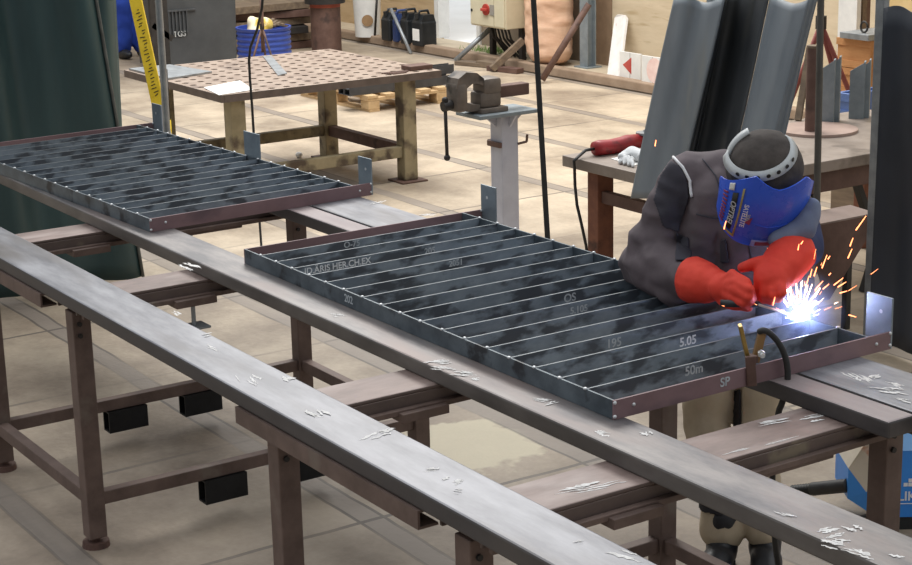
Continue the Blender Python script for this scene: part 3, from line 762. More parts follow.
# white glove and paper
q = at(630, 155, BZ+.002)
quad([(611, 159), (628, 156), (650, 160), (634, 166)], BZ+.0005, .003, MT['paper'], 'paper_sheet', 'white paper sheet under the work glove on the workbench', 'paper')
wg = [('c', at(622, 157, BZ+.03), .022, at(632, 153, BZ+.035), .034), ('c', at(632, 153, BZ+.035), .034, at(642, 157, BZ+.03), .03)]
for k in range(4):
    a = at(622+k*3.2, 156+k*.8, BZ+.035); wg.append(('c', a, .012, a+Vector((.02+.01*k, -.03, -.026)), .009))
gl = blob('work_glove', wg, MT['glove_white'], None, .005, 3, .003, 40, loc=(q.x, q.y, BZ+.004))
tag(gl, 'crumpled white work glove on the paper beside the red grinder', 'glove')
# disc stand with the upright pipe
dc = at(817, 131, BZ)
t = thing('pipe_stand', 'round rusty base plate with an upright brown pipe on the workbench', 'pipe stand', (dc.x, dc.y, BZ+.001))
MB().cyl((0, 0, 0), (0, 0, .014), .21, n=40).build('base_disc', mat('pinkish_plate', 'a08a80', 'b39c91', 7, .5, .1, .06), t)
q = at(811, 131, BZ+.014)-dc; top = at(811, 131, BZ)
hh = ay(813, 45, dc.y).z-BZ
MB().cyl((q.x, q.y, .014), (q.x, q.y, hh), .033, n=20).build('upright_pipe', MT['rust'], t, True, angle=40)
MB().cyl((q.x, q.y, hh), (q.x, q.y, hh+.012), .036, n=20).build('pipe_cap', MT['old_wood'], t, True, angle=40)
# steel profiles standing on the bench
for (px, w, y, top, lab) in ((826, .075, 6.95, 60, 'grey steel angle standing on the bench just right of the upright pipe'), (833, .06, 7.1, 57, 'grey steel angle standing on the bench behind the first one'), (856, .08, 6.85, 62, 'grey steel profile standing on the bench beside the blue crate'), (864, .05, 6.7, 60, 'narrow grey steel profile standing on the bench against the galvanised post')):
    q = at(px, {826: 124, 833: 122, 856: 119, 864: 118}[px], BZ); y = q.y; h_ = ay(px, top, y).z
    o = MB(); o.prism([(-w/2, 0, 0), (w/2, 0, 0), (w/2, 0, h_-BZ), (-w/2, 0, h_-BZ-.05)], (0, .008, 0)); o.prism([(w/2-.008, .008, 0), (w/2, .008, 0), (w/2, .07, 0), (w/2-.008, .07, 0)], (0, 0, h_-BZ))
    ob = o.build('steel_angle', MT['bluegrey']); ob.location = (q.x, y, BZ+.001); ob.rotation_euler = (0, 0, R(40)); tag(ob, lab, 'steel profile', 'steel profiles on the bench')
# leaning wooden lath behind the pipe
a = at(798, 121, BZ); b_ = ay(810, 48, a.y+.12)
tag(MB().bar(a+Vector((0, 0, .003)), b_, .035, .02).build('wooden_lath', MT['old_wood'], loc=a), 'brown wooden lath leaning behind the upright pipe', 'lath')
# slim dark pole rising past the helmet
q = ax(818, 215, -5.78); q2 = ax(821, -10, -5.78)
tag(MB().cyl((q.x, q.y, 0), q2, .0165, n=12).build('slim_pole', mat('grey_green_pole', '54524e', '65635e', 9, .5, .2, .05), smooth=True, angle=40, loc=(q.x, q.y, 0)), 'slim grey pole rising right beside the welding helmet', 'pole')
# rusty plate bin below
A = ax(818, 223, -5.6); B_ = ax(869, 216, -5.6)
t = thing('rusty_chute', 'rusty brown sheet steel chute behind the welder, below the workbench', 'chute', ((A.x+B_.x)/2, (A.y+B_.y)/2, 0))
zt = A.z; dpt = .3
o = MB(); o.prism([(A.x+.04, A.y-.12, zt), (A.x+.04, B_.y, zt), (A.x-.12, B_.y, zt+.01), (A.x-.12, A.y-.12, zt+.01)], (0, 0, .008)); o.build('top_sheet', mat('dusty_brown_sheet', '84726a', '94827a', 6, .6, .1, .1), t, world=True)
o = MB(); zb1 = ax(812, 300, -5.6).z; zb2 = ax(869, 224, -5.6).z
o.prism([(A.x+.04, A.y-.12, zt), (A.x+.04, B_.y, zt), (A.x+.04, B_.y, zb2), (A.x+.04, A.y+.05, zb1), (A.x+.04, A.y-.12, zb1)], (-.008, 0, 0)); o.build('front_sheet', MT['rust'], t, world=True)
for yy in (A.y-.06, B_.y-.04): MB().lohi((A.x-.10, yy-.015, 0), (A.x-.07, yy+.015, zt-.001)).build('leg', MT['dark'], t, world=True)

# ================================================================== GREY SHEET AND RIGHT CURTAIN
CY = 4.98
def key(v, pts):
    for (a, x0), (b, x1) in zip(pts, pts[1:]):
        if v <= b: 
            s = (v-a)/(b-a); s = s*s*(3-2*s); return x0+(x1-x0)*s
    return pts[-1][1]
gTL = ay(674, -1, CY); gTR = ay(827, -1, CY); gBL = ay(641, 197, CY); gBR = ay(784, 200, CY)
def fnG(u, v):
    a = gBL.lerp(gTL, v); b = gBR.lerp(gTR, v); p = a.lerp(b, u)
    # deep fold in the middle, open at the top left
    c = .36-.0*v
    fold = key(u, [(0, .02), (.09, .0), (.18, .03), (.27, -.02), (.34, -.03), (.40, .12), (.46, .30), (.54, .34), (.64, .26), (.72, .08), (.80, -.06), (.87, -.07), (.94, .02), (1, .14)])
    fold += .008*math.sin(u*24+v*2.5)+.02*math.sin(v*4+u*5)
    p = p + Vector((-.837, .548, 0))*fold*(.5+.5*v) + Vector((.0, .0, .014*math.sin(u*22)*v))
    lean = -.06*(1-v)
    return p + Vector((0, lean, 0))
MT['shaded_sheet'] = mat('shaded_black_rubber', '34373b', '42464a', 4, .5, 0, .06, c3='4b4c4a', c3_scale=6, c3_lo=.6, c3_hi=.7, stretch=(1, 1, .35))  # dark rubber tone with the recess's shade painted in
for (u0, u1, m_, lab) in ((0, .375, MT['grey_curtain'], 'heavy grey rubber sheet hanging left behind the welder, nearest the red grinder'), (.38, .69, MT['shaded_sheet'], 'darker rubber sheet hanging in the recess between the two grey ones, its shade coloured in'), (.695, 1, MT['grey_curtain'], 'grey rubber sheet bulging forward above the blue welding mask, beside the slim pole')):
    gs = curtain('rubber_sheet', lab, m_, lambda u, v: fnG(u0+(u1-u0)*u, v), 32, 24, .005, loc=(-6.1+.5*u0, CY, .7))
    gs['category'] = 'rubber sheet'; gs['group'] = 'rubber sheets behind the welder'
# rail it hangs from
q0 = ay(655, -14, CY+.1); q1 = ay(835, -20, CY+.1)
rl = thing('hanging_rail', 'pipe rail carrying the grey rubber sheet at the top edge', 'rail', ((q0.x+q1.x)/2, CY+.1, 0))
MB().cyl(q0, q1, .02, n=12).build('rail_pipe', MT['galv'], rl, True, world=True)
o = MB()
o.cyl((q0.x+.35, CY+.12, 0), (q0.x+.35, CY+.12, q0.z), .02, n=12); o.build('rail_post', MT['galv'], rl, True, world=True)
k0 = ax(869, 345, -5.4); k1 = ax(872, -6, -5.4)
t = thing('galvanised_post', 'pale galvanised post at the left edge of the black curtain', 'post', (k0.x, k0.y, 0))
MB().lohi((-.025, -.018, .0), (.025, .018, 2.2), .003).build('post', MT['galv'], t)
b = MB()
for i in range(22): b.cyl((.025, 0, .1+i*.095), (.027, 0, .1+i*.095), .008, n=10)
b.build('slot_row', MT['dark'], t)
def fnK(u, v):
    x = -5.36+u*.85; y = k0.y-.03-.02+.05*math.sin(u*8)+.018*math.sin(u*19+v)-.03*u
    return (x, y+.05*u,   .04+v*(ax(890, 11, -5.2).z-.05+.05*math.sin(u*20)*0)+.012*math.sin(u*25)*v)
kc = curtain('welding_curtain', 'black rubber curtain hanging at the right edge of the photo', MT['black_curtain'], fnK, 50, 16, .005, loc=(-4.95, k0.y, 0))
o = MB(); o.cyl((-5.36, k0.y-.02, 1.63), (-4.45, k0.y-.02, 1.63), .012); 
for i in range(5): o.tube([(-5.3+i*.19+.02*math.cos(a), k0.y-.02, 1.63+.03*math.sin(a)) for a in [k*PI/6 for k in range(13)]], .004, 6)
o.build('hanging_ring_rail', MT['galv'], kc, True, world=True)

# ================================================================== BACKGROUND ROW
# blue trousered worker far back
def far_worker():
    c = at(133, 57)
    def P(dx, dy, z): return Vector((c.x+dx, c.y+dy, z))
    body = [('c', P(.0, -.11, .1), .05, P(.02, -.1, .5), .06), ('c', P(.02, -.1, .5), .06, P(.03, -.08, .92), .085), ('c', P(0, .11, .1), .05, P(.02, .1, .5), .06), ('c', P(.02, .1, .5), .06, P(.03, .08, .92), .085),
            ('e', P(.03, 0, 1.0), (.12, .17, .14)), ('c', P(.03, 0, 1.05), .13, P(.03, 0, 1.35), .14), ('c', P(.03, -.15, 1.42), .07, P(.03, .15, 1.42), .07), ('c', P(.03, 0, 1.42), .06, P(.03, 0, 1.58), .055), ('e', P(.05, 0, 1.68), (.1, .08, .12))]
    for s in (-1, 1): body += [('c', P(.03, s*.19, 1.4), .05, P(.03, s*.24, 1.12), .042), ('c', P(.03, s*.24, 1.12), .042, P(.12, s*.2, .9), .032), ('e', P(.14, s*.2, .83), (.03, .025, .06))]
    root = blob('person', body, MT['skin'], None, .02, 3, loc=(c.x, c.y, 0))
    tag(root, 'person standing far back at the left, only blue trouser legs and dark boots in view', 'person')
    tr = []
    for s in (-1, 1):
        tr += [('c', P(0, s*.11, .12), .095, P(.02, s*.1, .5), .1), ('c', P(.02, s*.1, .5), .1, P(.03, s*.085, .95), .12)]
    tr += [('e', P(.03, 0, 1.0), (.14, .19, .12))]
    blob('trousers', tr, MT['trouser_blue'], root, .018, 3, .012, 7)
    j = [('c', P(.03, 0, 1.1), .16, P(.03, 0, 1.38), .16), ('c', P(.03, -.16, 1.42), .085, P(.03, .16, 1.42), .085)]
    for s in (-1, 1): j += [('c', P(.03, s*.19, 1.4), .07, P(.03, s*.24, 1.12), .06), ('c', P(.03, s*.24, 1.12), .06, P(.12, s*.2, .92), .045)]
    blob('jacket', j, MT['trouser_blue'], root, .02, 3, .008, 7)
    for s in (-1, 1): blob('boot', [('e', P(.07, s*.12, .05), (.16, .062, .05)), ('c', P(0, s*.11, .05), .062, P(0, s*.11, .14), .06)], MT['boot'], root, .014, 3)
    blob('hair', [('e', P(.03, 0, 1.73), (.1, .085, .09))], MT['cap'], root, .02, 2)
far_worker()

# dark frame stand beside the yellow strut
q = at(158, 70); 
o = MB(); X0 = -15.4
for px in (155.5, 163): 
    p = ax(px, 30, X0); o.lohi((p.x-.02, p.y-.05, 0), (p.x+.02, p.y+.05, 1.4))
p = ax(160, 38, X0); o.bar(ax(152, 25, X0), ax(172, 39, X0), .04, .05)
tag(o.build('dark_stand', MT['dark'], loc=(X0, p.y, 0)), 'dark steel stand partly hidden behind the yellow strut', 'stand')
# grey bin
c0 = at(164, 80); c1 = at(239, 72)
bx = -15.9; yb0 = ax(165, 60, bx).y; yb1 = ax(239, 60, bx).y
t = thing('plastic_bin', 'large dark grey plastic bin behind the perforated table', 'bin', (bx-.35, (yb0+yb1)/2, 0))
zt = 1.12
o = MB(); o.prism([(bx, yb0+.03, .04), (bx, yb1-.02, .04), (bx-.7, yb1-.02, .04), (bx-.7, yb0+.03, .04)], (0, 0, .01))
o = MB()
A_ = [(bx-.01, yb0+.03, .04), (bx-.01, yb1-.02, .04), (bx-.68, yb1-.02, .04), (bx-.68, yb0+.03, .04)]; B2 = [(bx+.02, yb0, zt), (bx+.02, yb1, zt), (bx-.72, yb1, zt), (bx-.72, yb0, zt)]
va = [o.bm.verts.new(v) for v in A_]; vb = [o.bm.verts.new(v) for v in B2]
o.bm.faces.new(va[::-1]); o.bm.faces.new(vb)
for i in range(4): o.bm.faces.new((va[i], va[(i+1) % 4], vb[(i+1) % 4], vb[i]))
o.build('body', MT['bin'], t, world=True)
o = MB(); zz = ax(180, 11, bx).z; ya, yb_ = ax(168, 20, bx).y, ax(186, 20, bx).y
for i in range(6): o.lohi((bx+.005, ya+(yb_-ya)*i/5-.006, zz-.22), (bx+.026, ya+(yb_-ya)*i/5+.006, zz))
o.lohi((bx+.005, ya-.02, zz), (bx+.028, yb_+.1, zz+.015)); o.build('ribs', MT['bin'], t, world=True)
o = MB(); o.lohi((bx-.75, yb0-.03, zt), (bx+.05, yb1+.03, zt+.05), .015); o.build('lid', MT['bin'], t, world=True)
p = ax(179, 34, bx); text('TGS', 'lettering', MT['band'], t, frame_m((bx+.014, p.y, p.z), (0, 1, 0), (0, 0, 1)), .075, .001)
o = MB()
for yy in (yb0+.1, yb1-.12):
    for xx in (-.08, -.6): o.cyl((bx+xx, yy-.02, .035), (bx+xx, yy+.02, .035), .035, n=14)
o.build('wheels', MT['black_plastic'], t, world=True)
# blue tub with sacks
bc = at(266, 80); bc = Vector((bc.x, bc.y, 0)); dpt = (bc-CAM).dot(CF)
rb = 27*dpt/FPX; hb = ay(266, 27, bc.y).z
t = thing('blue_drum', 'ribbed blue plastic drum behind the perforated table', 'drum', bc)
pr = [(rb*.9, 0), (rb*.97, .03)]
n = 9
for i in range(n):
    z = .05+(hb-.08)*i/n; dz = (hb-.08)/n
    pr += [(rb*.96, z+dz*.1), (rb, z+dz*.35), (rb, z+dz*.6), (rb*.96, z+dz*.9)]
pr += [(rb*1.02, hb-.02), (rb*1.02, hb), (rb*.95, hb), (rb*.93, hb-.1)]
MB().lathe(pr, n=32).build('drum_body', MT['blue_plastic'], t, True, angle=50)
s = [('e', bc+Vector((.04, -.09, hb-.05)), (.12, .10, .10)), ('e', bc+Vector((.05, -.03, hb+.02)), (.08, .10, .07)), ('e', bc+Vector((.0, -.12, hb+.04)), (.06, .05, .07))]
tag(blob('yellow_sack', s, MT['yellow_bag'], None, .02, 2, .012, 9, loc=bc+Vector((.06, -.05, hb-.1))), 'yellow and cream sack stuffed in the top of the blue drum', 'sack')
o = MB()
for i in range(5): 
    a = random.uniform(0, 1); o.bar((.0+.05*i-.1, .02+.02*i, hb-.06+.02*i), (.0+.04*i-.1, .17+.01*i, hb+.05-.015*i), .05, .02)
ob = o.build('wood_offcut', MT['old_wood']); ob.location = bc; tag(ob, 'brown wooden offcuts sticking out of the blue drum', 'offcuts', kind='stuff')
# tripod in front of the drum
TY = bc.y-.45
tc_ = ay(263, 45, TY); tb = Vector((tc_.x, TY, 0))
hub = ay(262, 27, TY); t = thing('tripod_stand', 'thin rusty tripod stand in front of the blue drum', 'tripod', tb)
MB().cyl(ay(263, 52, TY), ay(261, -10, TY), .016, n=10).build('mast', MT['rust'], t, True, world=True)
dq = (hub.z)/.95
for a in (0.4, 2.5, 4.6):
    MB().cyl(hub, (tb.x+dq*.34*math.cos(a), tb.y+dq*.34*math.sin(a), .011), .010, n=8).build('leg', MT['rust'], t, True, world=True)
o = MB(); o.cyl((hub.x, hub.y, hub.z-.02), (hub.x, hub.y, hub.z+.03), .02, n=12); o.build('collar', MT['dark'], t, world=True)
# thin hanging cable down to the grating
Yc = 4.3
cp = [ay(244, -8, Yc+.05), ay(257, 20, Yc+.05), ay(262, -0, Yc+.05)]
cp = [ay(263, -10, Yc), ay(262, 8, Yc), ay(257, 30, Yc), ay(250.5, 47, Yc), ay(249, 60, Yc), ay(250, 80, Yc), ay(252, 105, Yc), ay(253.5, 130, Yc), ay(255, 150, Yc)]
last = cp[-1].copy(); 
cp += [last+Vector((0, 0, -.15)), Vector((last.x+.02, last.y, .01)), Vector((last.x+.3, last.y+.15, .01))]
tag(MB().tube(cp, .0075, 8).build('hanging_cable', MT['cable'], smooth=True, loc=(last.x, last.y, 0)), 'thin black cable hanging down in front of the perforated table', 'cable')
# rusty pedestal
pc = at(327, 53); r_ = 15*((pc-CAM).dot(CF))/FPX; h_ = ay(327, 5, pc.y).z
t = thing('steel_pedestal', 'thick rusty brown steel pedestal with a dark collar behind the table', 'pedestal', pc)
MB().lathe([(r_, 0), (r_, h_-.02)], n=28).build('column', MT['rust'], t, True, angle=40)
MB().lathe([(r_*1.02, h_-.02), (r_*1.02, h_+.02)], n=28).build('red_ring', mat('orange_red_ring', '9c4a3a', 'b05a46', 8, .6, 0, .1), t, True, angle=40)
MB().lathe([(r_*1.35, h_+.02), (r_*1.35, h_+.09), (r_*.8, h_+.12), (r_*.8, h_+.3)], n=28).build('dark_collar', MT['dark'], t, True, angle=40)
# scrap plates and boards
sc_ = at(284, 52); 
labs = ['rusty flat board, lowest of the scrap heap behind the blue drum', 'weathered board, second up in the scrap heap behind the blue drum', 'dark bent plate in the middle of the scrap heap behind the blue drum', 'grey weathered board near the top of the scrap heap', 'brown plank lying across the top of the scrap heap', 'short plank tilted on top of the scrap heap behind the blue drum']
for i in range(6):
    zz = .0+i*.085
    o = MB(); L_ = 1.0+.2*random.random(); o.box((0, 0, .04), (.5+.1*random.random(), L_, .075), None, .004)
    ob = o.build('scrap_board', [MT['rust'], MT['old_wood'], MT['dark'], MT['old_wood'], MT['rust'], MT['old_wood']][i])
    ob.location = (sc_.x-.4+random.uniform(-.04, .04), sc_.y-.1+random.uniform(-.06, .06), zz); ob.rotation_euler = (0, 0, random.uniform(-.3, .3)); tag(ob, labs[i], 'board', 'boards of the scrap heap')
# on the ledge: bucket, canisters
LZ = .071
def onledge(px, py): 
    return at(px, py, LZ)
q = onledge(368, 36); q.y = min(q.y, WY-.24); rr = 14*((q-CAM).dot(CF))/FPX
t = thing('white_bucket', 'white plastic bucket with a round brown label on the wall ledge', 'bucket', (q.x, q.y, LZ))
MB().lathe([(rr*.9, 0), (rr, .42), (rr*1.06, .43), (rr*1.06, .47)], n=28).build('bucket_body', MT['white_plastic'], t, True, angle=40)
to = Vector((-q.x, -q.y, 0)).normalized(); sdv = Vector((-to.y, to.x, 0)); lc = ay(367, 19, q.y).z-LZ
o = MB(); n = 20; o.prism([to*(rr*.97+.004)+sdv*math.cos(2*PI*k/n)*.062+Vector((0, 0, max(.06, lc)+.062*math.sin(2*PI*k/n))) for k in range(n)], to*.004); o.build('round_label', MT['brown_label'], t)
def canister(px, py, w, m, label, h=.33, lab_=False):
    q = onledge(px, py); q.y = min(q.y, WY-.2)
    t = thing('canister', label, 'canister', (q.x, q.y, LZ), 0, 'canisters on the wall ledge')
    b = MB(); b.lohi((-w/2, -.1, 0), (w/2, .1, h*.72), .02); b.prism([(-w/2+.01, -.09, h*.72-.01), (-w/2+.01, .09, h*.72-.01), (-w/2+.01, .07, h*.9), (-w/2+.01, -.05, h*.9)], (w-.02, 0, 0)); b.build('body', m, t)
    b = MB(); b.tube([(0, -.06, h*.88), (0, -.05, h), (0, .05, h), (0, .065, h*.88)], .014, 8); b.build('handle', m, t, True)
    b = MB(); b.cyl((0, -.075, h*.8), (0, -.085, h*.95), .025); b.build('cap', m, t)
    if lab_:
        b = MB(); b.lohi((-w*.34, -.103, .06), (w*.34, -.1005, .18)); b.build('paper_label', MT['paper'], t)
canister(393, 40, .17, MT['black_plastic'], 'black plastic canister on the ledge, nearest the white bucket')
canister(402.5, 41.5, .09, MT['navy_plastic'], 'small dark blue canister between the black canisters on the ledge')
canister(411.5, 43.5, .14, MT['black_plastic'], 'black canister on the ledge just right of the blue one', .36)
canister(424.5, 45.5, .19, MT['black_plastic'], 'black canister with a white label beside the bright doorway', .36, True)
# thin leaning rod
a = at(411, 51, .0); b_ = ay(391, 9, a.y+.35); a.z = .005
a.y = 9.66; a.x = ay(411, 51, 9.66).x
tag(MB().cyl(a, ay(391, 9, 9.70), .018, n=8).build('thin_rod', MT['galv'], smooth=True, loc=a), 'thin pale rod leaning in front of the black canisters', 'rod')
a = at(350, 38, .09); a.y = 9.83; b_ = ay(377, -4, 9.80)
tag(MB().cyl(a+Vector((0, 0, .001)), b_, .013, n=8).build('thin_rod', MT['dark'], smooth=True, loc=a), 'thin dark rod slanting across the white bucket', 'rod')
# electrical cabinet on its stand
CYb = 9.72
a = ay(471, 22, CYb); b_ = ay(506, 30, CYb); zb = b_.z; x0, x1 = a.x, b_.x; ydep = .26
t = thing('switch_cabinet', 'beige electrical cabinet with a red rotary switch beside the doorway', 'electrical cabinet', ((x0+x1)/2, CYb+ydep/2, 0))
MB().lohi((x0, CYb, zb), (x1, CYb+ydep, zb+.95), .008).build('cabinet_body', MT['cabinet'], t, world=True)
xs = ay(495, 20, CYb).x
dr_ = MB().lohi((x0+.015, CYb-.014, zb+.015), (xs-.006, CYb-.0005, zb+.93), .004).build('door', MT['cabinet'], t, world=True)
MB().lohi((xs+.006, CYb-.014, zb+.015), (x1-.01, CYb-.0005, zb+.93), .004).build('door', MT['cabinet'], t, world=True)
q = ay(486.5, 9.5, CYb-.014)
o = MB(); o.cyl((q.x, CYb-.0145, q.z), (q.x, CYb-.03, q.z), .055, n=24); o.lohi((q.x-.045, CYb-.06, q.z-.014), (q.x+.045, CYb-.03, q.z+.014), .006); o.build('rotary_switch', MT['red_plastic'], dr_, world=True)
o = MB(); o.lohi((q.x+.06, CYb-.02, q.z-.05), (q.x+.13, CYb-.0145, q.z+.05)); o.build('switch_plate', mat('grey_plate', '8d8a84', '9c9890', 9, .5, 0, 0), dr_, world=True)
q = ay(472.5, 10, CYb-.014); o = MB(); o.cyl((x0+.04, CYb-.0145, q.z), (x0+.04, CYb-.02, q.z), .014, n=12); o.build('lock', MT['black_plastic'], dr_, world=True)
for x in (x0+.05, x1-.05): MB().lohi((x-.025, CYb+ydep-.06, .0 if CYb+ydep < 9.78 else .072), (x+.025, CYb+ydep-.01, zb)).build('leg', MT['dark'], t, world=True)
cbs = MB()
for i in range(6):
    x = x0+.16+i*.06; y = CYb+.12
    cbs.tube([(x, y, zb), (x+.02, y+.02, zb*.7), (x-.03+random.uniform(-.05, .05), y+.1, .22), (x+.1, y+.14, .085)], .012, 6)
cbs.build('cables', MT['cable'], t, True, world=True)
# braces and pipes
def rod(p0, p1, r, m, name, label, cat='pipe', sq=False):
    p0 = Vector(p0); p1 = Vector(p1)
    o = MB(); (o.bar(p0, p1, r*2, r*2) if sq else o.cyl(p0, p1, r, n=12))
    tag(o.build(name, m, smooth=not sq, loc=p0), label, cat)
a = at(455, 61, .03); rod(a, ay(491, 28, a.y+.3), .025, MT['galv'], 'brace_pipe', 'grey pipe brace slanting up under the left side of the beige cabinet')
a = at(492, 69, .03); rod(a, ay(523, 40, a.y+.3), .03, MT['old_wood'], 'brace_beam', 'pale wooden brace slanting up under the right side of the beige cabinet', 'brace', True)
a = at(542, 80, .03); rod(a, ay(589, 4, a.y+.4), .03, MT['rust'], 'brace_pipe', 'long rusty pipe brace slanting up across the peach bag')
# debris on the floor by the cabinet
for (px, py, l, w, h_, rz, m, lab) in ((474, 66, .4, .12, .04, .3, MT['old_wood'], 'weathered plank end lying under the beige cabinet'), (505, 72, .4, .1, .05, .2, MT['rust'], 'rusty bar lying on the floor right of the plank end'), (523, 64, .3, .12, .06, .1, MT['old_wood'], 'short board on the kerb left of the peach bag')):
    q = at(px, py); o = MB().box((0, 0, h_/2+.001), (l, w, h_), None, .004).build('scrap_piece', m); o.location = (q.x, min(q.y, 9.7), 0); o.rotation_euler = (0, 0, rz); tag(o, lab, 'scrap')
q = at(505, 55, .072); gm = MB()
for i in range(160):
    x = random.gauss(-.3, .14); y = random.uniform(-.05, .2); h_ = random.uniform(.02, .07)
    gm.prism([(x-.006, y, 0), (x+.006, y, 0), (x+random.uniform(-.03, .03), y+random.uniform(-.02, .02), h_)], (0, .002, 0))
o = gm.build('weeds', mat('green_weeds', '6f8a4e', '86a05f', 9, .8, 0, 0)); o.location = (q.x, 10.0, .071); tag(o, 'low green weeds growing on the ledge under the cabinet', 'weeds', kind='stuff')
# peach big bag
q = at(550, 72, LZ); wy = 9.98
hw = 31*((Vector((q.x, wy, 0))-CAM).dot(CF))/FPX
q = ay(549, 70, wy); q.z = LZ
s = [('e', q+Vector((0, 0, .25)), (hw*.98, .2, .26)), ('e', q+Vector((0, 0, .42)), (hw*1.0, .2, .4)), ('e', q+Vector((0, 0, .6)), (hw*1.02, .205, .4)), ('e', q+Vector((0, 0, .8)), (hw*1.0, .2, .4)), ('e', q+Vector((0, 0, 1.0)), (hw*1.0, .2, .4)), ('e', q+Vector((.02, 0, .14)), (hw*.9, .2, .15))]
tag(blob('big_bag', s, MT['bag'], None, .02, 5, .014, 5, (1, 1, 2.2), loc=q, cut=[((0, 0, LZ+.002), (0, 0, -1))]), 'tall peach coloured woven sack standing against the wall', 'sack')
# grey steel column
q = ay(588, 70, 10.12); t = thing('steel_column', 'grey steel column standing against the wall beside the peach sack', 'column', (q.x, 10.12, LZ))
o = MB(); hw = .06; o.lohi((-hw, -.05, .01), (hw, -.04, 4)); o.lohi((-hw, .04, .01), (hw, .05, 4)); o.lohi((-.008, -.04, .01), (.008, .04, 4)); o.build('profile', MT['bluegrey'], t)
MB().lohi((-.1, -.09, 0), (.1, .09, .01)).build('base_plate', MT['bluegrey'], t)
# white plank with a red dot, white boards
a = at(615, 77, LZ); b_ = ay(622.5, 18, WY-.03)
t = thing('white_plank', 'narrow white plank with a red dot leaning on the plywood wall', 'plank', a)
xv = Vector((1, 0, 0)); dz = (b_-a)
MB().prism([a-xv*.085+Vector((0, 0, .002)), a+xv*.085+Vector((0, 0, .002)), b_+xv*.085, b_+xv*.05+Vector((0, 0, .03)), b_-xv*.05+Vector((0, 0, .03)), b_-xv*.085], (0, -.025, 0)).build('board', mat('white_grey_board', 'cfccc8', 'dedbd8', 7, .6, 0, .03), t, world=True)
pc_ = a+dz*.9+Vector((0, -.0262, 0)); o = MB(); n = 20; un = dz.normalized()
o.prism([pc_+xv*.05*math.cos(2*PI*k/n)+un*.05*math.sin(2*PI*k/n) for k in range(n)], (0, -.002, 0)); o.build('red_dot', MT['red_ink'], t, world=True)
def board(x0p, x1p, yb_, yt_, label, mark):
    yw = at(x0p, yb_[0], LZ).y; a = ay(x0p, yb_[0], yw); b = ay(x1p, yb_[1], yw); top = ay(x0p, yt_[0], yw).z
    t = thing('white_board', label, 'board', ((a.x+b.x)/2, yw, LZ), 0, 'white boards on the ledge')
    h = top-LZ; w = b.x-a.x-.012
    MB().lohi((-w/2, 0, .001), (w/2, .02, h), .002).build('board', MT['white_plastic'], t)
    MB().lohi((-.004, -.001, .002), (.004, 0, h-.002)).build('seam', mat('grey_seam', 'a8a6a2', 'b5b3af', 9, .7, 0, 0), t)
    zc = h*.52
    if mark: MB().prism([(-.10, -.002, zc), (.02, -.002, zc+.075), (.02, -.002, zc-.075)], (0, .0015, 0)).build('arrow_mark', MT['red_ink'], t)
    else:
        o = MB(); n = 18; o.prism([(.03+.11*math.cos(2*PI*k/n), -.002, zc+.11*math.sin(2*PI*k/n)) for k in range(n)], (0, .0015, 0)); o.build('round_mark', MT['pink_ink'], t)
board(619, 641, (78, 83), (51, 55), 'white board with a red arrow mark leaning on the ledge', True)
board(641, 664, (83, 88), (55, 59), 'white board with a faded pink round mark, beside the arrow board', False)

# right background: crates, shelf, tripod
q = ay(850, 92, 9.0)
zc0 = .0
def crate(px0, px1, py0, py1, Y, m, name, label, cat='crate', rest=None, wall=.02):
    a = ay(px0, py1, Y); b = ay(px1, py1, Y); zt = ay(px0, py0, Y).z; z0 = a.z if rest is None else rest
    t = thing(name, label, cat, ((a.x+b.x)/2, Y+.2, z0)); w = (b.x-a.x)/2; h = zt-z0
    o = MB(); o.lohi((-w, -.2, .001), (w, .2, .02))
    o.lohi((-w, -.2, .02), (w, -.2+wall, h)); o.lohi((-w, .2-wall, .02), (w, .2, h)); o.lohi((-w, -.2+wall, .02), (-w+wall, .2-wall, h)); o.lohi((w-wall, -.2+wall, .02), (w, .2-wall, h)); o.build('body', m, t)
    o = MB()
    for s in (.0, h-.05): o.lohi((-w-.006, -.207, s+.004), (w+.006, -.2005, s+.05))
    o.build('rim', m, t)
    return zt
zt = crate(836, 868, 66, 92, 8.6, MT['crate'], 'wooden_crate', 'orange brown wooden crate behind the workbench, under the grey shelf', rest=None)
zt0 = ay(836, 92, 8.6).z
t = thing('crate_stand', 'low dark stand carrying the orange crates behind the workbench', 'stand', (ay(850, 92, 8.6).x, 8.8, 0))
w = abs(ay(870, 92, 8.6).x-ay(834, 92, 8.6).x)/2
MB().lohi((-w, -.21, zt0-.03), (w, .21, zt0-.001)).build('shelf', MT['rust'], t)
for sx in (-1, 1):
    for sy in (-1, 1): MB().lohi((sx*(w-.02)-.02, sy*.19-.02, 0), (sx*(w-.02)+.02, sy*.19+.02, zt0-.031)).build('leg', MT['dark'], t)
crate(837, 870, 37, 64, 8.6, MT['crate'], 'wooden_crate', 'orange brown wooden crate stacked on the other crate, touching the grey shelf', rest=zt+.001)
crate(835, 849, 92, 117, 7.55, mat('pale_blue_plastic', '5570a8', '6580b6', 5, .5, 0, .02), 'blue_crate', 'blue plastic crate behind the bench between the steel profiles', 'crate', rest=None)
bz = ay(835, 117, 7.55).z; q = ay(842, 117, 7.55)
o = MB(); o.lohi((q.x-.12, 7.6, 0), (q.x+.12, 7.9, bz-.001), .004); tag(o.build('wooden_block', MT['old_wood'], loc=(q.x, 7.75, 0)), 'wooden block under the blue crate behind the bench', 'block')
zs = ay(846, 33, 8.6).z
t = thing('grey_shelf', 'grey shelf board on top of the orange crates at the right', 'shelf', (ay(858, 33, 8.6).x, 8.8, zs-.03))
a = ay(844, 33, 8.6).x; b_ = ay(873, 33, 8.6).x; cx_ = ay(858, 33, 8.6).x
MB().lohi((a-cx_, -.24, 0), (b_-cx_, .22, .04), .003).build('board', MT['galv'], t)
